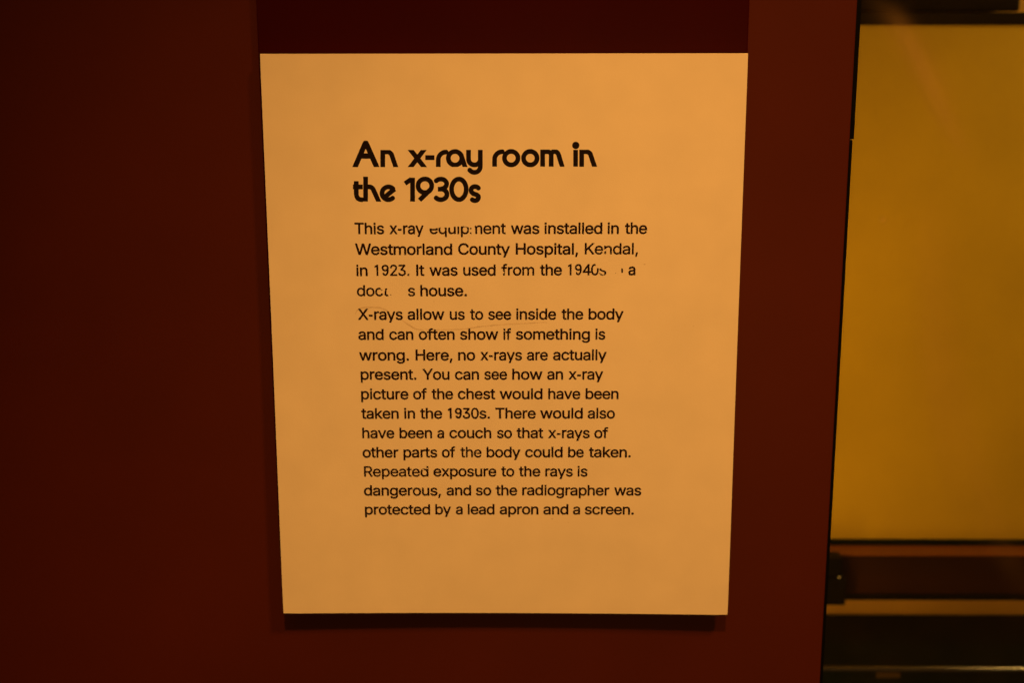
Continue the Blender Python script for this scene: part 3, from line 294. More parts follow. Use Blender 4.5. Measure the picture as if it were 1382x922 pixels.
 (2, "4015,3318 3984,3328 3961,3339 3943,3353 3924,3373 3915,3387 3896,3423 3876,3484 3874,3450 3871,3440 3858,3435 3808,3435 3803,3432 3802,3337 3799,3328 3786,3323 3732,3323 3721,3328 3717,3337 3717,3427 3717,3432 3714,3435 3561,3435 3547,3434 3520,3435 3507,3440 3500,3459 3488,3468 3487,3472 3487,3481 3724,3832 3732,3835 3786,3834 3795,3832 3800,3828 3803,3814 3803,3517 3808,3512 3858,3511 3871,3508 3873,3517 3870,3549 3870,3607 3875,3652 3879,3679 3888,3711 3907,3756 3918,3774 3935,3796 3952,3811 3966,3820 3984,3829 4006,3837 4047,3842 4056,3841 4061,3837 4084,3756 4083,3753 4060,3762 4038,3763 4024,3762 4011,3757 3996,3747 3978,3724 3969,3706 3959,3675 3951,3630 3950,3544 3955,3504 3960,3477 3970,3450 3983,3427 3994,3414 4015,3399 4029,3395 4051,3395 4073,3400 4092,3414 4106,3432 4116,3450 4128,3490 4134,3526 4136,3607 4131,3648 4132,3653 4146,3653 4210,3639 4213,3630 4215,3607 4215,3553 4209,3495 4196,3441 4187,3418 4174,3391 4161,3373 4145,3355 4128,3341 4110,3331 4087,3322 4065,3317 4042,3316|4353,3319 4326,3327 4303,3337 4285,3348 4267,3366 4256,3382 4248,3400 4242,3423 4244,3432 4254,3437 4281,3442 4283,3441 4284,3436 4283,3405 4289,3391 4299,3381 4308,3377 4321,3377 4339,3386 4348,3396 4353,3398 4380,3391 4381,3387 4375,3378 4372,3369 4373,3360 4380,3352 4398,3345 4416,3346 4438,3336 4447,3335 4461,3341 4467,3351 4466,3364 4455,3382 4453,3396 4454,3405 4463,3414 4468,3423 4469,3436 4468,3445 4461,3455 4450,3463 4438,3469 4411,3475 4402,3486 4393,3492 4380,3496 4353,3499 4321,3519 4308,3523 4285,3523 4276,3532 4262,3553 4253,3580 4251,3594 4253,3616 4256,3625 4258,3628 4263,3630 4264,3643 4267,3647 4330,3627 4342,3621 4337,3607 4338,3589 4345,3580 4357,3571 4384,3561 4465,3542 4483,3535 4515,3518 4527,3508 4539,3495 4548,3477 4552,3463 4556,3445 4556,3427 4548,3396 4532,3369 4506,3345 4470,3327 4434,3317 4380,3316|2935,3323 2923,3328 2920,3337 2919,3720 2917,3723 2913,3723 2859,3700 2854,3699 2845,3701 2840,3715 2840,3760 2845,3774 2916,3814 2922,3827 2927,3832 2935,3834 2989,3834 2995,3832 3001,3828 3004,3814 3003,3337 3000,3328 2989,3323|3277,3327 3255,3336 3232,3351 3214,3369 3200,3387 3195,3396 3206,3405 3210,3414 3210,3418 3205,3430 3194,3445 3193,3454 3201,3459 3237,3472 3246,3470 3250,3466 3262,3441 3282,3415 3295,3405 3309,3404 3327,3418 3340,3436 3354,3463 3368,3513 3373,3540 3372,3544 3367,3544 3336,3534 3313,3530 3295,3530 3255,3538 3232,3547 3210,3560 3183,3586 3168,3607 3160,3622 3149,3657 3148,3697 3155,3729 3164,3751 3182,3778 3201,3797 3228,3815 3259,3828 3282,3833 3313,3834 3345,3829 3385,3811 3405,3796 3423,3778 3436,3760 3449,3733 3458,3697 3459,3679 3455,3652 3459,3594 3458,3562 3454,3522 3449,3495 3441,3463 3423,3418 3399,3378 3390,3366 3367,3346 3340,3331 3318,3325 3291,3325|3610,3513 3715,3513 3717,3522 3717,3661 3715,3670 3714,3671 3709,3665 3613,3522|3285,3612 3309,3609 3331,3615 3349,3626 3363,3640 3370,3652 3370,3666 3374,3675 3375,3684 3373,3702 3368,3715 3359,3729 3349,3738 3336,3747 3322,3753 3304,3755 3286,3753 3264,3743 3250,3732 3240,3720 3231,3697 3230,3679 3231,3666 3241,3643 3259,3624 3273,3616"),
 (2, "4970,3418 4960,3423 4958,3428 4959,3437 4963,3441 4970,3444 4984,3442 4988,3435 4989,3428 4984,3421 4979,3419|5227,3435 5225,3437 5223,3455 5220,3639 5222,3642 5227,3643 5276,3643 5281,3641 5286,3630 5291,3617 5295,3590 5295,3437 5285,3435"),
 (3, "-6466,2359 -6502,2371 -6520,2380 -6538,2393 -6566,2422 -6584,2453 -6598,2494 -6603,2516 -6604,2534 -6604,2579 -6602,2597 -6597,2620 -6589,2647 -6580,2665 -6566,2687 -6541,2714 -6529,2724 -6506,2737 -6466,2752 -6434,2756 -6416,2756 -6389,2752 -6362,2743 -6353,2738 -6340,2729 -6322,2713 -6320,2719 -6320,2854 -6317,2866 -6312,2872 -6304,2874 -6250,2874 -6241,2872 -6235,2867 -6233,2854 -6233,2381 -6236,2368 -6250,2363 -6304,2363 -6314,2368 -6318,2377 -6319,2395 -6322,2398 -6335,2385 -6354,2372 -6389,2358 -6407,2356 -6443,2355|-6043,2359 -6083,2371 -6115,2390 -6142,2414 -6161,2440 -6175,2467 -6188,2512 -6192,2561 -6188,2602 -6179,2633 -6162,2669 -6145,2692 -6124,2713 -6110,2724 -6074,2742 -6038,2753 -6011,2756 -5993,2756 -5957,2751 -5917,2738 -5899,2729 -5881,2717 -5858,2695 -5845,2678 -5834,2660 -5821,2629 -5811,2588 -5810,2539 -5811,2521 -5817,2494 -5830,2458 -5849,2426 -5864,2408 -5881,2394 -5899,2381 -5930,2366 -5966,2357 -6020,2356|-5638,2359 -5678,2371 -5710,2390 -5737,2414 -5756,2440 -5770,2467 -5783,2512 -5787,2561 -5783,2602 -5770,2642 -5751,2678 -5732,2701 -5705,2724 -5669,2742 -5633,2753 -5606,2756 -5588,2756 -5552,2751 -5534,2746 -5529,2741 -5539,2732 -5542,2723 -5541,2714 -5534,2704 -5521,2692 -5508,2665 -5498,2657 -5489,2655 -5480,2658 -5471,2666 -5467,2666 -5457,2638 -5455,2624 -5494,2615 -5502,2615 -5507,2621 -5515,2638 -5529,2656 -5543,2667 -5566,2676 -5588,2679 -5606,2679 -5629,2675 -5642,2670 -5660,2657 -5674,2642 -5685,2624 -5693,2602 -5698,2570 -5698,2539 -5694,2512 -5689,2494 -5680,2476 -5670,2462 -5660,2453 -5638,2438 -5629,2435 -5611,2432 -5579,2432 -5566,2434 -5543,2443 -5525,2458 -5512,2477 -5504,2494 -5498,2497 -5480,2495 -5431,2483 -5425,2476 -5425,2467 -5439,2435 -5451,2417 -5476,2394 -5503,2377 -5525,2366 -5561,2357 -5615,2356|-5255,2358 -5278,2361 -5296,2366 -5318,2376 -5342,2395 -5351,2408 -5360,2431 -5364,2453 -5364,2584 -5363,2589 -5359,2592 -5345,2593 -5343,2597 -5340,2710 -5339,2714 -5336,2718 -5246,2718 -5242,2718 -5239,2714 -5236,2692 -5237,2678 -5242,2676 -5273,2676 -5276,2674 -5277,2458 -5273,2445 -5264,2437 -5255,2435 -5237,2434 -5215,2437 -5206,2435 -5200,2426 -5189,2381 -5192,2369 -5203,2363 -5237,2358|-4202,2359 -4234,2368 -4256,2377 -4276,2390 -4292,2406 -4308,2431 -4308,2471 -4306,2477 -4256,2487 -4243,2487 -4238,2484 -4230,2462 -4220,2450 -4206,2440 -4193,2434 -4171,2430 -4148,2430 -4121,2434 -4108,2439 -4094,2447 -4082,2462 -4080,2480 -4088,2494 -4103,2505 -4112,2508 -4189,2525 -4220,2534 -4252,2548 -4274,2562 -4293,2584 -4303,2606 -4305,2656 -4303,2669 -4289,2696 -4274,2713 -4255,2728 -4225,2743 -4193,2752 -4162,2756 -4139,2756 -4103,2751 -4076,2742 -4058,2733 -4040,2721 -4027,2708 -4007,2678 -3999,2656 -4000,2647 -4009,2641 -4067,2630 -4076,2633 -4089,2656 -4103,2670 -4112,2676 -4130,2681 -4153,2682 -4171,2681 -4193,2674 -4211,2662 -4219,2651 -4219,2629 -4211,2619 -4198,2610 -4171,2601 -4081,2580 -4049,2567 -4027,2553 -4018,2546 -4004,2528 -3994,2503 -3990,2476 -3993,2453 -4004,2426 -4016,2408 -4036,2390 -4067,2372 -4094,2362 -4121,2357 -4175,2355|-5102,2408 -5111,2414 -5117,2426 -5114,2435 -5110,2440 -5102,2446 -5093,2448 -5080,2447 -5071,2441 -5066,2435 -5064,2426 -5070,2413 -5084,2406 -5098,2406|-6450,2435 -6430,2432 -6407,2432 -6394,2433 -6376,2439 -6353,2454 -6343,2467 -6329,2489 -6325,2503 -6321,2521 -6318,2557 -6321,2588 -6325,2611 -6335,2633 -6348,2651 -6367,2667 -6385,2675 -6407,2679 -6425,2679 -6448,2676 -6461,2671 -6477,2660 -6494,2642 -6507,2620 -6512,2602 -6516,2579 -6518,2548 -6513,2512 -6507,2494 -6499,2476 -6488,2462 -6469,2444|-6036,2435 -6016,2432 -5984,2432 -5966,2435 -5948,2443 -5939,2450 -5921,2469 -5911,2485 -5903,2507 -5898,2534 -5898,2570 -5902,2597 -5907,2615 -5916,2633 -5930,2652 -5948,2667 -5966,2675 -5993,2679 -6007,2679 -6029,2676 -6047,2670 -6065,2657 -6079,2642 -6090,2624 -6098,2602 -6103,2570 -6104,2543 -6099,2512 -6094,2494 -6085,2476 -6074,2462 -6055,2444"),
 (11, "-1882,-5224 -1909,-5220 -1941,-5208 -1959,-5193 -1975,-5170 -1983,-5148 -1987,-5121 -1987,-4909 -1995,-4907 -2031,-4907 -2040,-4902 -2042,-4896 -2043,-4851 -2040,-4837 -2026,-4832 -1990,-4831 -1987,-4828 -1986,-4761 -1981,-4749 -1972,-4745 -1918,-4745 -1909,-4747 -1903,-4752 -1901,-4761 -1900,-4829 -1896,-4832 -1837,-4832 -1828,-4836 -1823,-4846 -1823,-4891 -1828,-4903 -1837,-4907 -1896,-4907 -1900,-4909 -1901,-5116 -1898,-5134 -1893,-5143 -1882,-5148 -1860,-5149 -1837,-5146 -1828,-5151 -1823,-5166 -1815,-5206 -1819,-5216 -1833,-5221 -1860,-5225|-1275,-5224 -1315,-5212 -1347,-5194 -1369,-5174 -1392,-5143 -1401,-5125 -1411,-5098 -1420,-5058 -1421,-5013 -1416,-4977 -1407,-4945 -1387,-4906 -1373,-4887 -1342,-4859 -1306,-4840 -1279,-4832 -1243,-4827 -1230,-4827 -1198,-4832 -1158,-4845 -1135,-4858 -1122,-4868 -1104,-4886 -1090,-4905 -1076,-4932 -1066,-4963 -1061,-4995 -1062,-5049 -1068,-5056 -1081,-5059 -1329,-5059 -1333,-5062 -1330,-5085 -1326,-5094 -1313,-5116 -1302,-5129 -1293,-5136 -1279,-5144 -1266,-5149 -1234,-5153 -1203,-5150 -1180,-5141 -1161,-5125 -1152,-5112 -1148,-5103 -1140,-5097 -1126,-5098 -1077,-5110 -1070,-5116 -1068,-5125 -1079,-5152 -1095,-5174 -1117,-5194 -1149,-5212 -1176,-5222 -1198,-5226 -1248,-5228|-1774,-5220 -1785,-5215 -1789,-5202 -1788,-4725 -1783,-4713 -1774,-4709 -1720,-4709 -1711,-4712 -1707,-4717 -1704,-4725 -1704,-4855 -1702,-4865 -1683,-4851 -1653,-4836 -1639,-4832 -1612,-4827 -1594,-4827 -1563,-4832 -1527,-4846 -1513,-4854 -1502,-4864 -1490,-4878 -1481,-4891 -1467,-4927 -1461,-4959 -1461,-5206 -1465,-5215 -1477,-5221 -1531,-5220 -1542,-5215 -1546,-5202 -1546,-4981 -1549,-4954 -1558,-4934 -1573,-4918 -1581,-4913 -1594,-4907 -1603,-4906 -1635,-4906 -1657,-4911 -1675,-4922 -1689,-4936 -1699,-4954 -1704,-4986 -1704,-5202 -1706,-5211 -1711,-5218 -1720,-5221|-1311,-5049 -1306,-5052 -1297,-5052 -1279,-5047 -1261,-5046 -1251,-5040 -1250,-5031 -1252,-5024 -1266,-5012 -1284,-4987 -1288,-4986 -1158,-4985 -1153,-4984 -1149,-4981 -1156,-4954 -1171,-4932 -1180,-4922 -1194,-4913 -1207,-4907 -1225,-4904 -1252,-4904 -1270,-4908 -1284,-4913 -1297,-4922 -1311,-4936 -1321,-4950 -1330,-4968 -1331,-4977 -1332,-4981 -1329,-4984 -1288,-4986 -1293,-4986 -1302,-4999 -1305,-5017 -1315,-5035 -1316,-5040"),
 (12, "-5674,-6292 -5680,-6285 -5682,-6272 -5682,-5786 -5679,-5772 -5665,-5767 -5611,-5767 -5601,-5772 -5597,-5781 -5597,-5799 -5596,-5804 -5593,-5806 -5575,-5789 -5544,-5772 -5526,-5766 -5499,-5762 -5476,-5762 -5449,-5766 -5409,-5780 -5386,-5793 -5373,-5804 -5350,-5828 -5336,-5849 -5327,-5867 -5313,-5912 -5309,-5948 -5309,-5979 -5313,-6011 -5326,-6056 -5337,-6078 -5356,-6105 -5386,-6133 -5409,-6146 -5449,-6160 -5472,-6163 -5503,-6163 -5521,-6161 -5539,-6156 -5557,-6147 -5574,-6137 -5589,-6124 -5593,-6123 -5594,-6272 -5596,-6285 -5602,-6292 -5611,-6293 -5665,-6293|-4756,-6165 -4792,-6160 -4828,-6147 -4851,-6134 -4871,-6114 -4885,-6092 -4893,-6065 -4897,-6038 -4893,-6015 -4888,-5997 -4878,-5979 -4864,-5964 -4846,-5951 -4815,-5937 -4761,-5925 -4666,-5913 -4648,-5909 -4643,-5903 -4643,-5898 -4643,-5885 -4646,-5871 -4655,-5858 -4671,-5846 -4693,-5839 -4711,-5838 -4734,-5839 -4752,-5843 -4770,-5851 -4779,-5858 -4793,-5871 -4804,-5889 -4810,-5892 -4819,-5891 -4873,-5876 -4880,-5871 -4884,-5862 -4874,-5840 -4860,-5820 -4846,-5806 -4831,-5795 -4810,-5783 -4779,-5771 -4761,-5767 -4725,-5762 -4702,-5763 -4671,-5767 -4630,-5779 -4612,-5789 -4599,-5798 -4584,-5813 -4574,-5826 -4561,-5858 -4556,-5885 -4556,-6141 -4560,-6150 -4572,-6156 -4626,-6156 -4637,-6150 -4640,-6146 -4644,-6127 -4666,-6143 -4693,-6155 -4716,-6161|-5944,-6160 -5985,-6147 -6016,-6130 -6030,-6120 -6048,-6102 -6067,-6074 -6085,-6033 -6094,-5988 -6095,-5966 -6094,-5939 -6089,-5912 -6076,-5871 -6059,-5840 -6036,-5813 -6007,-5790 -5976,-5775 -5944,-5766 -5917,-5762 -5899,-5762 -5863,-5767 -5823,-5780 -5805,-5789 -5774,-5813 -5755,-5836 -5740,-5862 -5732,-5885 -5726,-5907 -5722,-5948 -5723,-5984 -5728,-5991 -5742,-5994 -6003,-5994 -6005,-6002 -5999,-6024 -5987,-6047 -5970,-6065 -5953,-6076 -5926,-6085 -5895,-6088 -5863,-6084 -5850,-6079 -5829,-6065 -5809,-6035 -5800,-6031 -5737,-6046 -5731,-6051 -5731,-6065 -5746,-6095 -5768,-6119 -5787,-6133 -5814,-6147 -5841,-6157 -5863,-6161 -5917,-6163|-5134,-6160 -5175,-6148 -5206,-6131 -5233,-6108 -5257,-6078 -5275,-6038 -5284,-6002 -5286,-5952 -5284,-5925 -5275,-5889 -5266,-5867 -5257,-5849 -5237,-5822 -5223,-5808 -5206,-5795 -5170,-5776 -5139,-5767 -5103,-5762 -5085,-5763 -5062,-5766 -5026,-5775 -4990,-5793 -4977,-5804 -4959,-5821 -4945,-5840 -4930,-5867 -4921,-5894 -4917,-5912 -4915,-5934 -4915,-5975 -4918,-5988 -4932,-5994 -5193,-5994 -5196,-5997 -5196,-6002 -5189,-6029 -5182,-6042 -5168,-6060 -5148,-6075 -5125,-6084 -5094,-6088 -5058,-6084 -5035,-6075 -5014,-6056 -5004,-6037 -4995,-6032 -4986,-6032 -4932,-6045 -4923,-6051 -4921,-6060 -4934,-6087 -4946,-6105 -4972,-6129 -5004,-6146 -5031,-6156 -5053,-6161 -5107,-6163|-4369,-6160 -4396,-6156 -4428,-6143 -4441,-6134 -4452,-6123 -4464,-6105 -4474,-6078 -4476,-6056 -4477,-5844 -4482,-5842 -4527,-5841 -4534,-5835 -4537,-5826 -4536,-5781 -4533,-5772 -4522,-5767 -4482,-5767 -4477,-5763 -4476,-5696 -4473,-5685 -4464,-5680 -4405,-5680 -4396,-5682 -4390,-5687 -4388,-5696 -4387,-5764 -4383,-5767 -4324,-5767 -4312,-5772 -4309,-5781 -4309,-5826 -4311,-5834 -4315,-5839 -4324,-5842 -4383,-5842 -4388,-5844 -4387,-6065 -4383,-6076 -4378,-6080 -4369,-6083 -4347,-6084 -4324,-6081 -4315,-6085 -4309,-6096 -4300,-6137 -4300,-6141 -4304,-6150 -4315,-6156 -4347,-6160|-4140,-6160 -4180,-6147 -4207,-6134 -4221,-6124 -4243,-6103 -4261,-6078 -4277,-6047 -4285,-6020 -4289,-5997 -4290,-5943 -4286,-5912 -4276,-5880 -4258,-5844 -4245,-5826 -4216,-5798 -4185,-5780 -4162,-5771 -4144,-5767 -4108,-5762 -4090,-5763 -4063,-5766 -4023,-5779 -3996,-5793 -3966,-5817 -3949,-5840 -3932,-5876 -3923,-5907 -3918,-5948 -3918,-5979 -3922,-5988 -3933,-5994 -3937,-5994 -4198,-5994 -4201,-5997 -4200,-6006 -4192,-6033 -4176,-6057 -4153,-6074 -4131,-6084 -4099,-6088 -4063,-6084 -4041,-6076 -4023,-6061 -4012,-6047 -4009,-6038 -4000,-6032 -3996,-6031 -3969,-6037 -3933,-6047 -3927,-6051 -3926,-6060 -3935,-6083 -3954,-6110 -3978,-6130 -4000,-6143 -4023,-6152 -4059,-6161 -4113,-6163|-3757,-6160 -3793,-6148 -3811,-6139 -3834,-6122 -3858,-6096 -3870,-6078 -3880,-6056 -3893,-6015 -3897,-5984 -3898,-5948 -3893,-5912 -3889,-5894 -3879,-5867 -3862,-5835 -3838,-5807 -3807,-5785 -3784,-5775 -3762,-5768 -3726,-5762 -3708,-5762 -3681,-5766 -3663,-5772 -3645,-5781 -3631,-5789 -3618,-5801 -3613,-5801 -3612,-5664 -3610,-5651 -3604,-5646 -3595,-5644 -3541,-5644 -3532,-5646 -3526,-5651 -3524,-5664 -3524,-6137 -3527,-6150 -3541,-6156 -3595,-6156 -3606,-6150 -3609,-6141 -3610,-6123 -3613,-6120 -3627,-6133 -3649,-6148 -3681,-6160 -3703,-6163 -3735,-6163|-6493,-6155 -6502,-6150 -6506,-6137 -6506,-5664 -6503,-5651 -6498,-5646 -6489,-5644 -6286,-5644 -6250,-5650 -6223,-5658 -6201,-5668 -6178,-5682 -6163,-5696 -6151,-5710 -6138,-5732 -6128,-5759 -6124,-5777 -6122,-5790 -6122,-5822 -6128,-5853 -6136,-5876 -6146,-5894 -6159,-5912 -6169,-5921 -6187,-5935 -6210,-5946 -6213,-5952 -6105,-6137 -6104,-6146 -6106,-6150 -6115,-6155 -6124,-6156 -6187,-6156 -6201,-6151 -6289,-5997 -6309,-5967 -6408,-5967 -6412,-5967 -6415,-5970 -6416,-5975 -6416,-6137 -6420,-6150 -6430,-6156 -6435,-6156|-4755,-6087 -4725,-6088 -4702,-6084 -4689,-6080 -4666,-6064 -4657,-6055 -4647,-6038 -4643,-6020 -4644,-5983 -4653,-5982 -4689,-5989 -4752,-5997 -4779,-6004 -4797,-6015 -4801,-6020 -4808,-6033 -4807,-6056 -4803,-6065 -4794,-6074 -4783,-6080 -4774,-6084|-5528,-6083 -5508,-6086 -5485,-6086 -5467,-6084 -5454,-6079 -5431,-6062 -5422,-6051 -5411,-6033 -5403,-6011 -5398,-5984 -5398,-5943 -5399,-5930 -5407,-5898 -5420,-5876 -5431,-5863 -5445,-5852 -5463,-5843 -5485,-5839 -5508,-5839 -5530,-5843 -5543,-5849 -5557,-5859 -5577,-5880 -5584,-5895 -5590,-5912 -5595,-5943 -5595,-5979 -5590,-6011 -5586,-6024 -5577,-6042 -5564,-6060 -5548,-6074|-3741,-6083 -3717,-6086 -3694,-6086 -3681,-6084 -3667,-6079 -3654,-6071 -3638,-6056 -3626,-6038 -3617,-6015 -3611,-5984 -3611,-5943 -3616,-5912 -3627,-5885 -3645,-5863 -3658,-5852 -3676,-5843 -3699,-5839 -3717,-5839 -3749,-5844 -3750,-5840 -3750,-5826 -3742,-5813 -3740,-5799 -3745,-5790 -3748,-5788 -3757,-5787 -3766,-5788 -3780,-5795 -3802,-5798 -3807,-5800 -3812,-5808 -3812,-5817 -3807,-5825 -3792,-5835 -3783,-5849 -3774,-5858 -3775,-5862 -3795,-5889 -3803,-5912 -3809,-5943 -3809,-5979 -3802,-6015 -3791,-6042 -3777,-6060 -3766,-6070 -3753,-6079|-6004,-5916 -5998,-5920 -5994,-5920 -5818,-5920 -5813,-5916 -5817,-5898 -5823,-5885 -5841,-5861 -5863,-5846 -5872,-5843 -5899,-5839 -5917,-5839 -5940,-5843 -5953,-5849 -5967,-5858 -5978,-5867 -5991,-5885 -6000,-5903|-5196,-5916 -5193,-5919 -5188,-5920 -5013,-5920 -5008,-5919 -5005,-5916 -5006,-5907 -5013,-5890 -5021,-5876 -5032,-5862 -5044,-5852 -5062,-5843 -5089,-5839 -5112,-5839 -5130,-5842 -5143,-5847 -5157,-5856 -5174,-5871 -5181,-5880 -5191,-5898|-4200,-5916 -4198,-5919 -4194,-5920 -4018,-5920 -4014,-5920 -4009,-5916 -4012,-5903 -4022,-5880 -4041,-5859 -4055,-5849 -4068,-5843 -4095,-5839 -4113,-5839 -4135,-5843 -4149,-5848 -4162,-5856 -4185,-5880 -4196,-5898|-6415,-5885 -6408,-5887 -6300,-5887 -6264,-5881 -6246,-5873 -6232,-5863 -6223,-5852 -6217,-5840 -6213,-5826 -6212,-5795 -6217,-5772 -6223,-5759 -6234,-5745 -6246,-5736 -6273,-5726 -6300,-5722 -6412,-5722 -6415,-5727 -6416,-5732|-3560,-5795 -3550,-5797 -3546,-5794 -3539,-5786 -3539,-5768 -3530,-5745 -3533,-5736 -3541,-5731 -3550,-5732 -3564,-5739 -3586,-5743 -3591,-5745 -3596,-5754 -3591,-5767 -3575,-5777 -3566,-5790"),
]
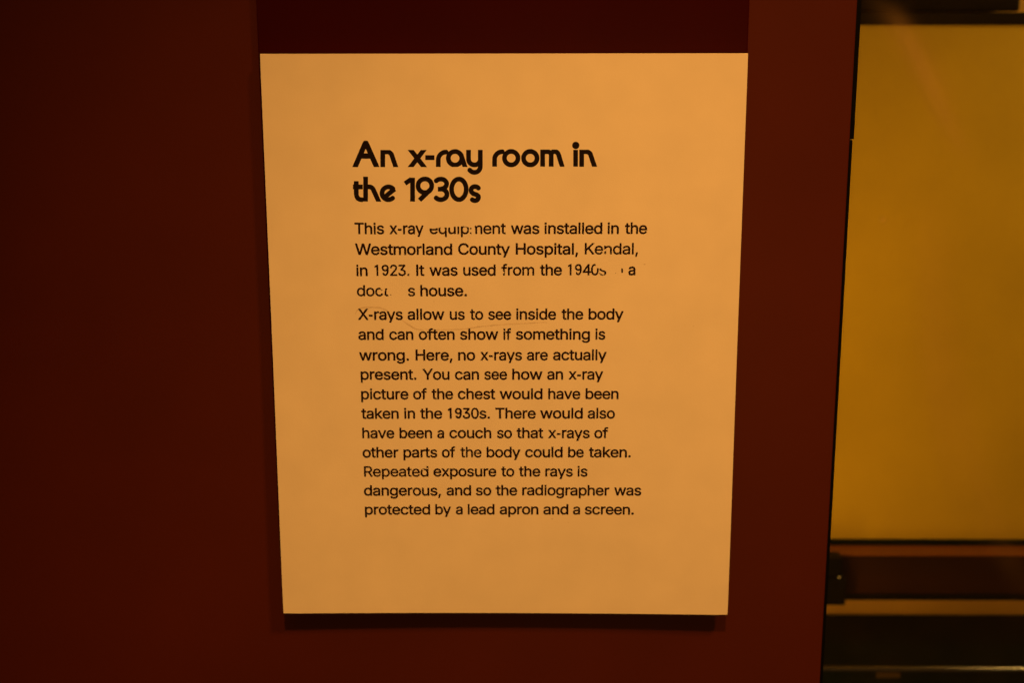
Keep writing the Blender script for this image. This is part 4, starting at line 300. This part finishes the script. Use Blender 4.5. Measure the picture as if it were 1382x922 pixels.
HEADING = "-6105,9300 -6129,9275 -6190,9170 -6639,8182 -6649,8154 -6637,8150 -6411,8150 -6400,8154 -6241,8505 -6232,8517 -5872,8517 -5865,8517 -5858,8511 -5720,8182 -5705,8151 -5472,8150 -5457,8153 -5881,9170 -5933,9268 -5951,9292 -5965,9301|-6048,8933 -6044,8939 -6037,8939 -6034,8933 -5969,8778 -5961,8757 -5965,8749 -6124,8751 -6126,8758 -6121,8772|-5395,8895 -5400,8890 -5401,8883 -5417,8153 -5406,8150 -5222,8150 -5210,8153 -5197,8701 -5188,8709 -5139,8713 -5096,8711 -5068,8703 -5041,8687 -5013,8659 -4997,8617 -4851,8153 -4841,8150 -4643,8150 -4633,8153 -4819,8743 -4852,8792 -4889,8833 -4931,8865 -4966,8885 -4994,8895|-4191,8896 -4198,8894 -4198,8887 -4188,8873 -3925,8530 -3927,8523 -3937,8509 -4205,8172 -4215,8158 -4214,8151 -3965,8150 -3948,8165 -3806,8345 -3792,8356 -3633,8152 -3619,8149 -3377,8150 -3376,8157 -3380,8164 -3651,8516 -3658,8530 -3388,8873 -3377,8887 -3378,8894 -3628,8895 -3638,8887 -3786,8701 -3796,8705 -3930,8880 -3945,8895|-3437,8662 -3442,8471 -3440,8463 -3433,8459 -3052,8459 -3045,8459 -3040,8464 -3037,8654 -3038,8661 -3042,8665 -3423,8666|-2584,8903 -2619,8898 -2683,8879 -2724,8861 -2774,8833 -2821,8798 -2860,8760 -2892,8721 -2918,8679 -2942,8630 -2957,8588 -2973,8511 -2980,8167 -2979,8160 -2974,8155 -2784,8154 -2777,8155 -2772,8160 -2767,8497 -2759,8532 -2738,8581 -2700,8631 -2664,8660 -2643,8673 -2608,8688 -2579,8696 -2551,8701 -2502,8702 -2457,8728 -2434,8756 -2423,8784 -2422,8819 -2429,8847 -2450,8878 -2475,8896 -2499,8908|-2189,8927 -2245,8915 -2302,8894 -2351,8867 -2394,8836 -2431,8800 -2460,8765 -2487,8722 -2504,8688 -2517,8653 -2532,8590 -2537,8541 -2535,8492 -2529,8450 -2515,8401 -2494,8351 -2465,8302 -2437,8267 -2410,8239 -2373,8210 -2310,8173 -2254,8152 -2028,8153 -1993,8165 -1943,8188 -1894,8221 -1851,8260 -1842,8253 -1810,8153 -1598,8152 -1595,8154 -1596,8161 -1759,8674 -1774,8716 -1787,8737 -1859,8822 -1901,8856 -1964,8893 -2041,8920 -2090,8929|-2164,8723 -2114,8724 -2086,8719 -2065,8712 -2037,8696 -1967,8624 -1951,8583 -1945,8548 -1945,8520 -1952,8485 -1969,8444 -1989,8415 -2008,8393 -2048,8365 -2090,8349 -2118,8343 -2160,8343 -2195,8351 -2223,8362 -2258,8384 -2286,8411 -2308,8443 -2322,8478 -2329,8513 -2331,8541 -2321,8590 -2306,8625 -2292,8646 -2258,8681 -2227,8703 -2191,8717|-1641,8899 -1646,8891 -1647,8884 -1650,8499 -1647,8436 -1628,8365 -1608,8323 -1586,8288 -1536,8232 -1485,8195 -1429,8166 -1387,8153 -1324,8142 -1260,8142 -1197,8152 -1140,8170 -1137,8161 -1139,8140 -1147,8112 -1175,8070 -1190,8055 -1226,8033 -1275,8019 -1311,8019 -1339,8026 -1360,8034 -1393,8056 -1430,8097 -1465,8114 -1493,8118 -1528,8115 -1564,8095 -1581,8077 -1589,8063 -1601,8028 -1598,7979 -1574,7943 -1523,7893 -1473,7859 -1404,7828 -1326,7813 -1256,7814 -1185,7828 -1128,7851 -1101,7866 -1061,7894 -1029,7924 -1000,7957 -972,8001 -956,8035 -935,8105 -927,8182 -924,8894 -931,8899 -938,8899 -1128,8898 -1131,8884 -1134,8478 -1138,8456 -1157,8414 -1181,8388 -1202,8371 -1252,8351 -1301,8348 -1343,8356 -1371,8368 -1392,8383 -1421,8414 -1437,8450 -1442,8478 -1439,8884 -1443,8898|-123,8917 -165,8910 -229,8890 -278,8868 -320,8842 -368,8804 -396,8776 -435,8727 -457,8692 -485,8629 -499,8580 -508,8524 -512,8180 -511,8173 -506,8168 -316,8168 -309,8168 -304,8173 -302,8510 -295,8545 -275,8594 -245,8636 -224,8657 -180,8687 -124,8709 -96,8714 -32,8716 3,8743 24,8770 34,8797 34,8839 24,8866 9,8888 -32,8920|266,8931 210,8919 168,8904 105,8870 55,8833 26,8804 -2,8769 -39,8706 -59,8657 -67,8629 -77,8552 -74,8482 -55,8404 -26,8341 -4,8306 24,8271 70,8229 124,8192 152,8177 209,8156 265,8143 357,8141 413,8150 455,8163 505,8184 568,8225 596,8250 635,8292 667,8341 689,8383 704,8425 717,8488 720,8523 718,8587 704,8650 683,8706 664,8741 635,8783 598,8825 554,8860 491,8897 414,8924 358,8933|293,8727 343,8728 371,8723 399,8713 435,8692 466,8664 487,8636 507,8587 513,8552 513,8524 507,8488 491,8447 471,8418 452,8397 412,8369 371,8353 343,8347 301,8347 265,8355 237,8366 202,8388 174,8415 152,8447 137,8482 130,8517 130,8559 137,8594 153,8629 166,8650 199,8685 231,8706 266,8721|1100,8931 1044,8918 1002,8904 939,8870 889,8833 860,8804 832,8769 795,8706 776,8657 768,8629 758,8551 762,8481 781,8404 810,8341 832,8306 860,8271 906,8229 960,8191 989,8177 1045,8155 1101,8143 1193,8141 1249,8150 1292,8163 1341,8184 1404,8225 1432,8250 1471,8292 1503,8341 1524,8383 1539,8425 1553,8488 1555,8523 1552,8586 1539,8649 1518,8705 1498,8740 1469,8782 1432,8824 1388,8860 1325,8896 1248,8924 1192,8933|1127,8726 1178,8728 1206,8722 1233,8712 1269,8692 1301,8663 1321,8635 1342,8586 1348,8551 1349,8523 1342,8488 1326,8447 1306,8418 1287,8397 1248,8369 1207,8353 1178,8347 1136,8347 1101,8355 1073,8366 1038,8387 1009,8415 988,8446 973,8481 966,8516 966,8558 972,8593 987,8628 1001,8649 1034,8684 1065,8706 1100,8721|1596,8912 1591,8904 1591,8897 1593,8182 1597,8168 1789,8166 1797,8168 1801,8175 1799,8708 1808,8716 1850,8718 1906,8716 1934,8709 1962,8695 1966,8687 1968,8182 1971,8168 2172,8168 2177,8175 2178,8182 2175,8701 2180,8715 2208,8723 2229,8723 2250,8715 2272,8694 2294,8651 2447,8167 2451,8163 2458,8162 2648,8162 2655,8162 2661,8167 2499,8693 2483,8735 2454,8791 2425,8831 2376,8878 2334,8904 2305,8912 2109,8911 2053,8880 2018,8897 1968,8912|3103,9246 3082,9240 3048,9221 3020,9197 3004,9175 2990,9147 2982,9119 2980,9091 2983,9063 2991,9036 3005,9008 3022,8985 3050,8962 3085,8943 3106,8937 3120,8934 3162,8934 3197,8944 3225,8957 3246,8974 3275,9008 3291,9042 3296,9063 3298,9098 3294,9126 3274,9175 3251,9201 3223,9225 3174,9246 3153,9248|3036,8897 3033,8882 3040,8174 3043,8170 3050,8169 3240,8169 3245,8174 3245,8181 3238,8889 3235,8896 3226,8897|3300,8906 3296,8903 3295,8896 3302,8174 3303,8167 3308,8162 3498,8162 3505,8162 3510,8167 3505,8707 3513,8715 3562,8719 3604,8717 3632,8709 3661,8693 3690,8665 3864,8165 3878,8162 4075,8162 4079,8167 4078,8174 3879,8749 3846,8798 3807,8838 3768,8868 3729,8891 3686,8906|-6591,7532 -6600,7523 -6604,7389 -6609,7381 -6638,7380 -6646,7375 -6652,7183 -6651,7175 -6644,7171 -6615,7170 -6610,7162 -6615,6992 -6611,6928 -6598,6850 -6579,6793 -6551,6743 -6523,6707 -6501,6685 -6451,6650 -6396,6627 -6347,6614 -6269,6606 -6243,6608 -6200,6636 -6179,6665 -6169,6693 -6170,6743 -6179,6764 -6193,6784 -6235,6815 -6284,6818 -6327,6826 -6357,6842 -6382,6872 -6396,6906 -6404,6963 -6399,7155 -6396,7169 -6388,7171 -6232,7171 -6225,7171 -6220,7176 -6215,7375 -6220,7379 -6227,7380 -6390,7381 -6393,7396 -6390,7523 -6393,7531|-6177,7729 -6183,7721 -6183,7714 -6211,6636 -6206,6631 -6199,6631 -6015,6631 -6007,6631 -6002,6636 -5988,7162 -5988,7169 -5979,7177 -5944,7179 -5922,7177 -5887,7163 -5870,7148 -5851,7119 -5642,6629 -5631,6625 -5418,6626 -5415,6629 -5417,6636 -5659,7204 -5686,7254 -5714,7291 -5749,7323 -5797,7355 -5833,7370 -5889,7383 -5938,7387 -5974,7385 -5982,7389 -5974,7714 -5978,7728|-5138,7379 -5166,7375 -5216,7360 -5288,7325 -5340,7287 -5376,7252 -5404,7216 -5427,7181 -5451,7131 -5467,7081 -5476,7032 -5475,6939 -5464,6882 -5449,6840 -5432,6804 -5387,6740 -5336,6690 -5268,6647 -5212,6624 -5155,6611 -5063,6609 -4984,6625 -4927,6647 -4862,6687 -4818,6726 -4805,6776 -4808,6811 -4827,6847 -4844,6864 -4865,6877 -4901,6886 -4929,6883 -4958,6876 -4994,6846 -5044,6823 -5087,6817 -5097,6818 -5096,6826 -4754,7099 -4752,7110 -4789,7159 -4782,7202 -4788,7244 -4821,7281 -4856,7310 -4891,7333 -4926,7351 -4996,7374 -5046,7382 -5117,7382|-5113,7174 -5065,7175 -5036,7169 -5015,7160 -5019,7152 -5246,6969 -5261,6959 -5264,6961 -5269,6975 -5268,7017 -5253,7067 -5232,7103 -5207,7129 -5171,7154 -5136,7169|-4129,7697 -4387,7527 -4406,7511 -4404,7504 -4298,7343 -4285,7348 -4133,7448 -4126,7451 -4124,7447 -4138,6638 -4134,6631 -4127,6630 -3936,6630 -3928,6635 -3927,6645 -3909,7674 -3917,7682 -4108,7683 -4122,7698|-3531,7728 -3602,7710 -3666,7682 -3731,7639 -3772,7600 -3812,7551 -3841,7501 -3856,7466 -3870,7424 -3880,7367 -3883,7310 -3874,7232 -3848,7154 -3821,7105 -3778,7048 -3739,7013 -3699,6983 -3616,6942 -3622,6931 -3792,6764 -3790,6757 -3747,6711 -3656,6619 -3649,6619 -3629,6636 -3281,6973 -3238,7002 -3179,7055 -3136,7112 -3105,7169 -3086,7225 -3075,7275 -3073,7381 -3081,7423 -3094,7466 -3122,7530 -3155,7579 -3187,7614 -3236,7657 -3284,7687 -3334,7709 -3376,7722 -3432,7731|-3502,7523 -3457,7524 -3421,7518 -3380,7501 -3351,7481 -3330,7462 -3307,7431 -3286,7381 -3279,7346 -3282,7296 -3289,7268 -3302,7239 -3399,7147 -3420,7138 -3456,7130 -3499,7130 -3541,7138 -3576,7154 -3604,7173 -3632,7201 -3653,7233 -3669,7275 -3674,7303 -3673,7353 -3667,7381 -3652,7416 -3635,7443 -3606,7474 -3577,7496 -3549,7510|-2828,7724 -2892,7710 -2949,7688 -3006,7654 -3042,7625 -3074,7588 -3077,7581 -3075,7574 -3080,7539 -3074,7511 -3059,7482 -3037,7461 -3009,7447 -2981,7442 -2952,7444 -2924,7452 -2895,7479 -2867,7498 -2831,7512 -2796,7519 -2753,7519 -2704,7506 -2676,7492 -2647,7468 -2632,7447 -2624,7426 -2624,7390 -2632,7369 -2642,7355 -2671,7327 -2699,7310 -2721,7302 -2785,7292 -2792,7282 -2898,7280 -2906,7277 -2909,7086 -2908,7077 -2901,7073 -2780,7073 -2759,7080 -2752,7079 -2724,7073 -2682,7054 -2649,7029 -2624,6993 -2615,6965 -2618,6922 -2626,6901 -2640,6880 -2663,6857 -2699,6835 -2734,6823 -2763,6818 -2805,6818 -2855,6828 -2897,6850 -2939,6889 -2946,6888 -2981,6896 -3003,6895 -3024,6890 -3060,6869 -3084,6837 -3094,6802 -3094,6752 -3056,6709 -3027,6685 -2957,6643 -2900,6623 -2865,6614 -2815,6608 -2758,6608 -2709,6615 -2659,6628 -2616,6645 -2566,6672 -2517,6709 -2480,6748 -2448,6795 -2434,6823 -2420,6859 -2409,6915 -2405,6965 -2412,7015 -2417,7036 -2440,7093 -2468,7140 -2508,7185 -2510,7192 -2478,7227 -2443,7284 -2429,7320 -2421,7348 -2414,7404 -2418,7454 -2425,7489 -2448,7546 -2484,7599 -2532,7646 -2574,7675 -2617,7696 -2680,7717 -2736,7726|-2028,7724 -2099,7704 -2149,7680 -2192,7653 -2249,7601 -2272,7574 -2308,7525 -2359,7426 -2389,7327 -2403,7256 -2407,7192 -2405,7086 -2385,6979 -2359,6901 -2336,6851 -2308,6802 -2257,6738 -2193,6681 -2160,6659 -2111,6635 -2068,6622 -2033,6615 -1955,6613 -1905,6623 -1848,6642 -1784,6680 -1755,6701 -1717,6738 -1666,6802 -1640,6844 -1618,6887 -1596,6944 -1581,6993 -1567,7057 -1559,7128 -1558,7213 -1565,7284 -1576,7341 -1605,7433 -1646,7517 -1674,7560 -1708,7602 -1746,7639 -1775,7660 -1824,7690 -1852,7703 -1894,7717 -1936,7725|-2000,7518 -1960,7518 -1917,7504 -1877,7475 -1839,7433 -1817,7397 -1790,7334 -1775,7277 -1766,7206 -1767,7135 -1779,7057 -1793,7008 -1822,6944 -1850,6901 -1891,6859 -1924,6837 -1946,6828 -1974,6822 -2002,6822 -2024,6827 -2059,6843 -2094,6870 -2131,6915 -2159,6965 -2180,7022 -2191,7071 -2199,7128 -2198,7213 -2191,7263 -2177,7320 -2147,7390 -2110,7447 -2088,7471 -2038,7506|-1319,7393 -1369,7380 -1419,7357 -1461,7327 -1500,7286 -1519,7258 -1542,7208 -1551,7166 -1552,7102 -1543,7059 -1517,7002 -1498,6974 -1430,6907 -1401,6887 -1253,6834 -1232,6819 -1228,6811 -1239,6791 -1250,6782 -1282,6774 -1310,6780 -1331,6798 -1367,6814 -1409,6816 -1445,6805 -1474,6782 -1488,6761 -1497,6740 -1500,6711 -1498,6690 -1489,6661 -1464,6633 -1436,6612 -1390,6586 -1354,6574 -1312,6566 -1255,6566 -1191,6581 -1134,6609 -1091,6644 -1060,6683 -1037,6725 -1023,6768 -1017,6832 -1023,6875 -1030,6903 -1040,6923 -1050,6939 -1075,6961 -1146,7017 -1301,7073 -1337,7109 -1344,7123 -1344,7144 -1335,7160 -1321,7174 -1307,7182 -1286,7188 -1250,7188 -1222,7175 -1194,7147 -1159,7127 -1130,7121 -1109,7122 -1088,7127 -1059,7143 -1044,7158 -1030,7180 -1020,7208 -1020,7243 -1021,7258 -1033,7279 -1070,7321 -1108,7351 -1150,7373 -1192,7388 -1235,7395 -1270,7398"


def decode(s):
    return [[tuple(int(v) for v in p.split(',')) for p in loop.split(' ')] for loop in s.split('|')] if s else []

GL = {c: (adv, decode(s)) for c, (adv, s) in GLYPHS.items()}

def ink(name, loops, mat, lift=0.00006):
    """loops: closed outlines in millimetres on the card; filled (holes kept) and laid on the bowed card as ONE mesh"""
    def area(p): return 0.5*sum(a[0]*c[1]-c[0]*a[1] for a, c in zip(p, p[1:]+p[:1]))
    def inside(q, p):
        r = False
        for (ax, ay), (cx, cy) in zip(p, p[1:]+p[:1]):
            if (ay > q[1]) != (cy > q[1]) and q[0] < ax + (q[1]-ay)*(cx-ax)/(cy-ay): r = not r
        return r
    info = sorted(((abs(area(l)), area(l) > 0, list(l)) for l in loops if len(l) > 2), key=lambda t: -t[0])
    outer_sign = info[0][1]
    groups = [[l] for _, sg, l in info if sg == outer_sign]
    for _, sg, l in info:
        if sg != outer_sign:
            host = [g for g in groups if inside(l[0], g[0])]
            if host: host[-1].append(l)
    V, Fc = [], []
    for g in groups:
        base = len(V)
        for l in g: V += [(x, z, 0.0) for x, z in l]
        for t in tessellate_polygon([[Vector((x, z, 0)) for x, z in l] for l in g]): Fc.append(tuple(base+k for k in t))
    me = bpy.data.meshes.new(name); me.from_pydata(V, [], Fc)
    me.name = name
    for v in me.vertices:
        x, z = v.co.x/1000, v.co.y/1000
        v.co = Vector((x, bow(x, z) - lift, z)) - Vector(sign.location)
    me.update()
    return link(name, me, mat, sign)

EM = 9.6e-3
def line_loops(i):
    out = []
    for w, x, y, sx in LINES[i]:
        for ch in w:
            adv, g = GL[ch]
            out += [[(x + u*sx/1000, y + v*EM) for u, v in lp] for lp in g]
            x += adv*sx/1000
    for k, s in WORN:
        if k == i: out += [[(u/100, v/100) for u, v in lp] for lp in decode(s)]
    return out

ink('heading', [[(u/100, v/100) for u, v in lp] for lp in decode(HEADING)], M_INK)
ink('paragraph', sum((line_loops(i) for i in range(0, 4)), []), M_INK_BODY)
ink('paragraph', sum((line_loops(i) for i in range(4, 15)), []), M_INK_BODY)

# faint pencil scrawl round the start of the second paragraph
def stroke(pts, w, taper=True):
    P = []
    for a, b, c, d in zip([pts[0]]+pts[:-2], pts[:-1], pts[1:], pts[2:]+[pts[-1]]):
        for k in range(8):
            t = k/8
            P.append(tuple(0.5*((2*b[i]) + (c[i]-a[i])*t + (2*a[i]-5*b[i]+4*c[i]-d[i])*t*t + (-a[i]+3*b[i]-3*c[i]+d[i])*t**3) for i in (0, 1)))
    P.append(pts[-1])
    L, R = [], []
    rnd = random.Random(3)
    for k, p in enumerate(P):
        q = P[min(k+1, len(P)-1)]; o = P[max(k-1, 0)]
        dx, dz = q[0]-o[0], q[1]-o[1]; n = math.hypot(dx, dz) or 1
        t = k/(len(P)-1); ww = w*(0.35 + 0.65*math.sin(math.pi*t)**0.5 if taper else 1)*(0.75+0.5*rnd.random())/2
        L.append((p[0]-dz/n*ww, p[1]+dx/n*ww)); R.append((p[0]+dz/n*ww, p[1]-dx/n*ww))
    return L + R[::-1]
ink('pencil_mark', [stroke([(-67.0, 15.4), (-66.4, 16.8), (-65.5, 17.7), (-64.2, 18.2), (-62.2, 18.5), (-57.1, 18.5), (-53.9, 17.7), (-51.7, 16.3)], 0.60),
                    stroke([(-46.7, 13.2), (-44.2, 11.3), (-41.9, 9.7), (-39.2, 8.4), (-36.3, 8.15)], 0.60),
                    stroke([(-36.2, 8.45), (-31.2, 8.2), (-24.0, 8.3), (-18.2, 8.6), (-10.9, 9.7), (-5.1, 10.3), (2.1, 10.9), (9.4, 11.2), (19.5, 11.8)], 0.50)],
    M_PENCIL, lift=0.00003)
def blot(x, z, r, n=9, seed=1):
    rnd = random.Random(seed)
    return [(x + r*(0.7+0.6*rnd.random())*math.cos(2*math.pi*k/n), z + 0.7*r*(0.7+0.6*rnd.random())*math.sin(2*math.pi*k/n)) for k in range(n)]
for x, z, r, sd in ((62.5, 38.3, 0.42, 2), (22.0, -82.2, 0.45, 5), (29.5, -84.0, 0.28, 6), (-31.5, 21.2, 0.3, 8), (66, -6.5, 0.3, 9), (85, 10, 0.25, 12)):
    ink('dirt_speck', [blot(x, z, r, seed=sd)], M_PENCIL, lift=0.00003)

# ------------------------------------------------------------------ display window to the right of the wall
win = thing('display_window', (0.154, 0.0115, -0.6), 'glass display window with black edge strip right of the maroon wall', 'window')
box_obj('edge_strip', M_BLACK, win, 0.1520, 0.1546, 0.0115, 0.031, -0.6, 0.0921, bevel=0.0003)
box_obj('edge_strip', M_BLACK, win, 0.1520, 0.1551, 0.0115, 0.031, 0.0925, 0.9, bevel=0.0003)
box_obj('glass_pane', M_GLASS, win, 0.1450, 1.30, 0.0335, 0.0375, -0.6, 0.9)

# ------------------------------------------------------------------ inside the display
rear = thing('rear_wall', (0.6, 0.36, -0.6), 'tan plaster rear wall of the display, behind the yellow panel', 'wall')
box_obj('plaster', M_TAN, rear, -0.4, 1.6, 0.340, 0.36, -0.6, 0.9)

scr = thing('yellow_panel', (0.4, 0.31, -0.243), 'large yellow panel in a dark wooden frame behind the glass', 'panel')
box_obj('panel_sheet', M_YELLOW, scr, -0.05, 0.95, 0.300, 0.306, -0.2195, 0.1445)
box_obj('top_rail', M_DARKWOOD, scr, -0.07, 0.97, 0.296, 0.312, 0.1402, 0.1480, bevel=0.0012)
box_obj('groove_strip', M_CAB, scr, -0.06, 0.96, 0.2970, 0.2998, -0.2190, -0.2098)
bm = bmesh.new(); box(bm, -0.07, 0.97, 0.2803, 0.3115, -0.2425, -0.2145, bevel=0.0008)
finish(bm, 'bottom_rail', M_WOOD, scr)
box_obj('ledge', M_LEDGE, scr, -0.07, 0.97, 0.2796, 0.2963, -0.2143, -0.2131, bevel=0.0005)
box_obj('lip', M_BLACK, scr, -0.07, 0.97, 0.2795, 0.3000, -0.2470, -0.2427, bevel=0.0008)

cup = thing('dark_cupboard', (0.1, 0.33, 0.1481), 'dark brown cupboard front above the yellow panel, behind the glass', 'cupboard')
box_obj('cupboard_front', M_DARKWOOD, cup, -0.10, 0.3262, 0.306, 0.336, 0.1485, 0.60, bevel=0.002)

clampo = thing('clamp', (0.2205, 0.27, -0.2434), 'small black clamp with a shiny screw at the left end of the dark rail', 'clamp')
bm = bmesh.new()
box(bm, 0.200, 0.2262, 0.2630, 0.2790, -0.2436, -0.2245, bevel=0.0012)
box(bm, 0.200, 0.2235, 0.2660, 0.2785, -0.2243, -0.2105, bevel=0.0012)
finish(bm, 'clamp_body', M_BLACK, clampo)
bm = bmesh.new()
bmesh.ops.create_uvsphere(bm, u_segments=16, v_segments=10, radius=0.0016)
bmesh.ops.scale(bm, verts=bm.verts[:], vec=(1, 0.55, 0.8))
bmesh.ops.translate(bm, verts=bm.verts[:], vec=(0.2213, 0.2624, -0.2228))
finish(bm, 'screw', M_CHROME, clampo, smooth=True)

cab = thing('black_cabinet', (0.5, 0.27, -0.55), 'black lacquered cabinet with a thin steel edge under the dark rail', 'cabinet')
box_obj('cabinet_body', M_CAB, cab, -0.10, 1.2, 0.2550, 0.335, -0.55, -0.2858, bevel=0.001)
box_obj('cabinet_top', M_CAB, cab, -0.10, 1.2, 0.2540, 0.336, -0.2856, -0.2835, bevel=0.0006)
box_obj('steel_edge', M_CHROME, cab, -0.10, 1.2, 0.2508, 0.2538, -0.2864, -0.2832, bevel=0.00145, seg=6, smooth=True)
box_obj('brass_plate', M_BRASS, cab, 0.2480, 0.2640, 0.2541, 0.2549, -0.2925, -0.2885, bevel=0.0003)
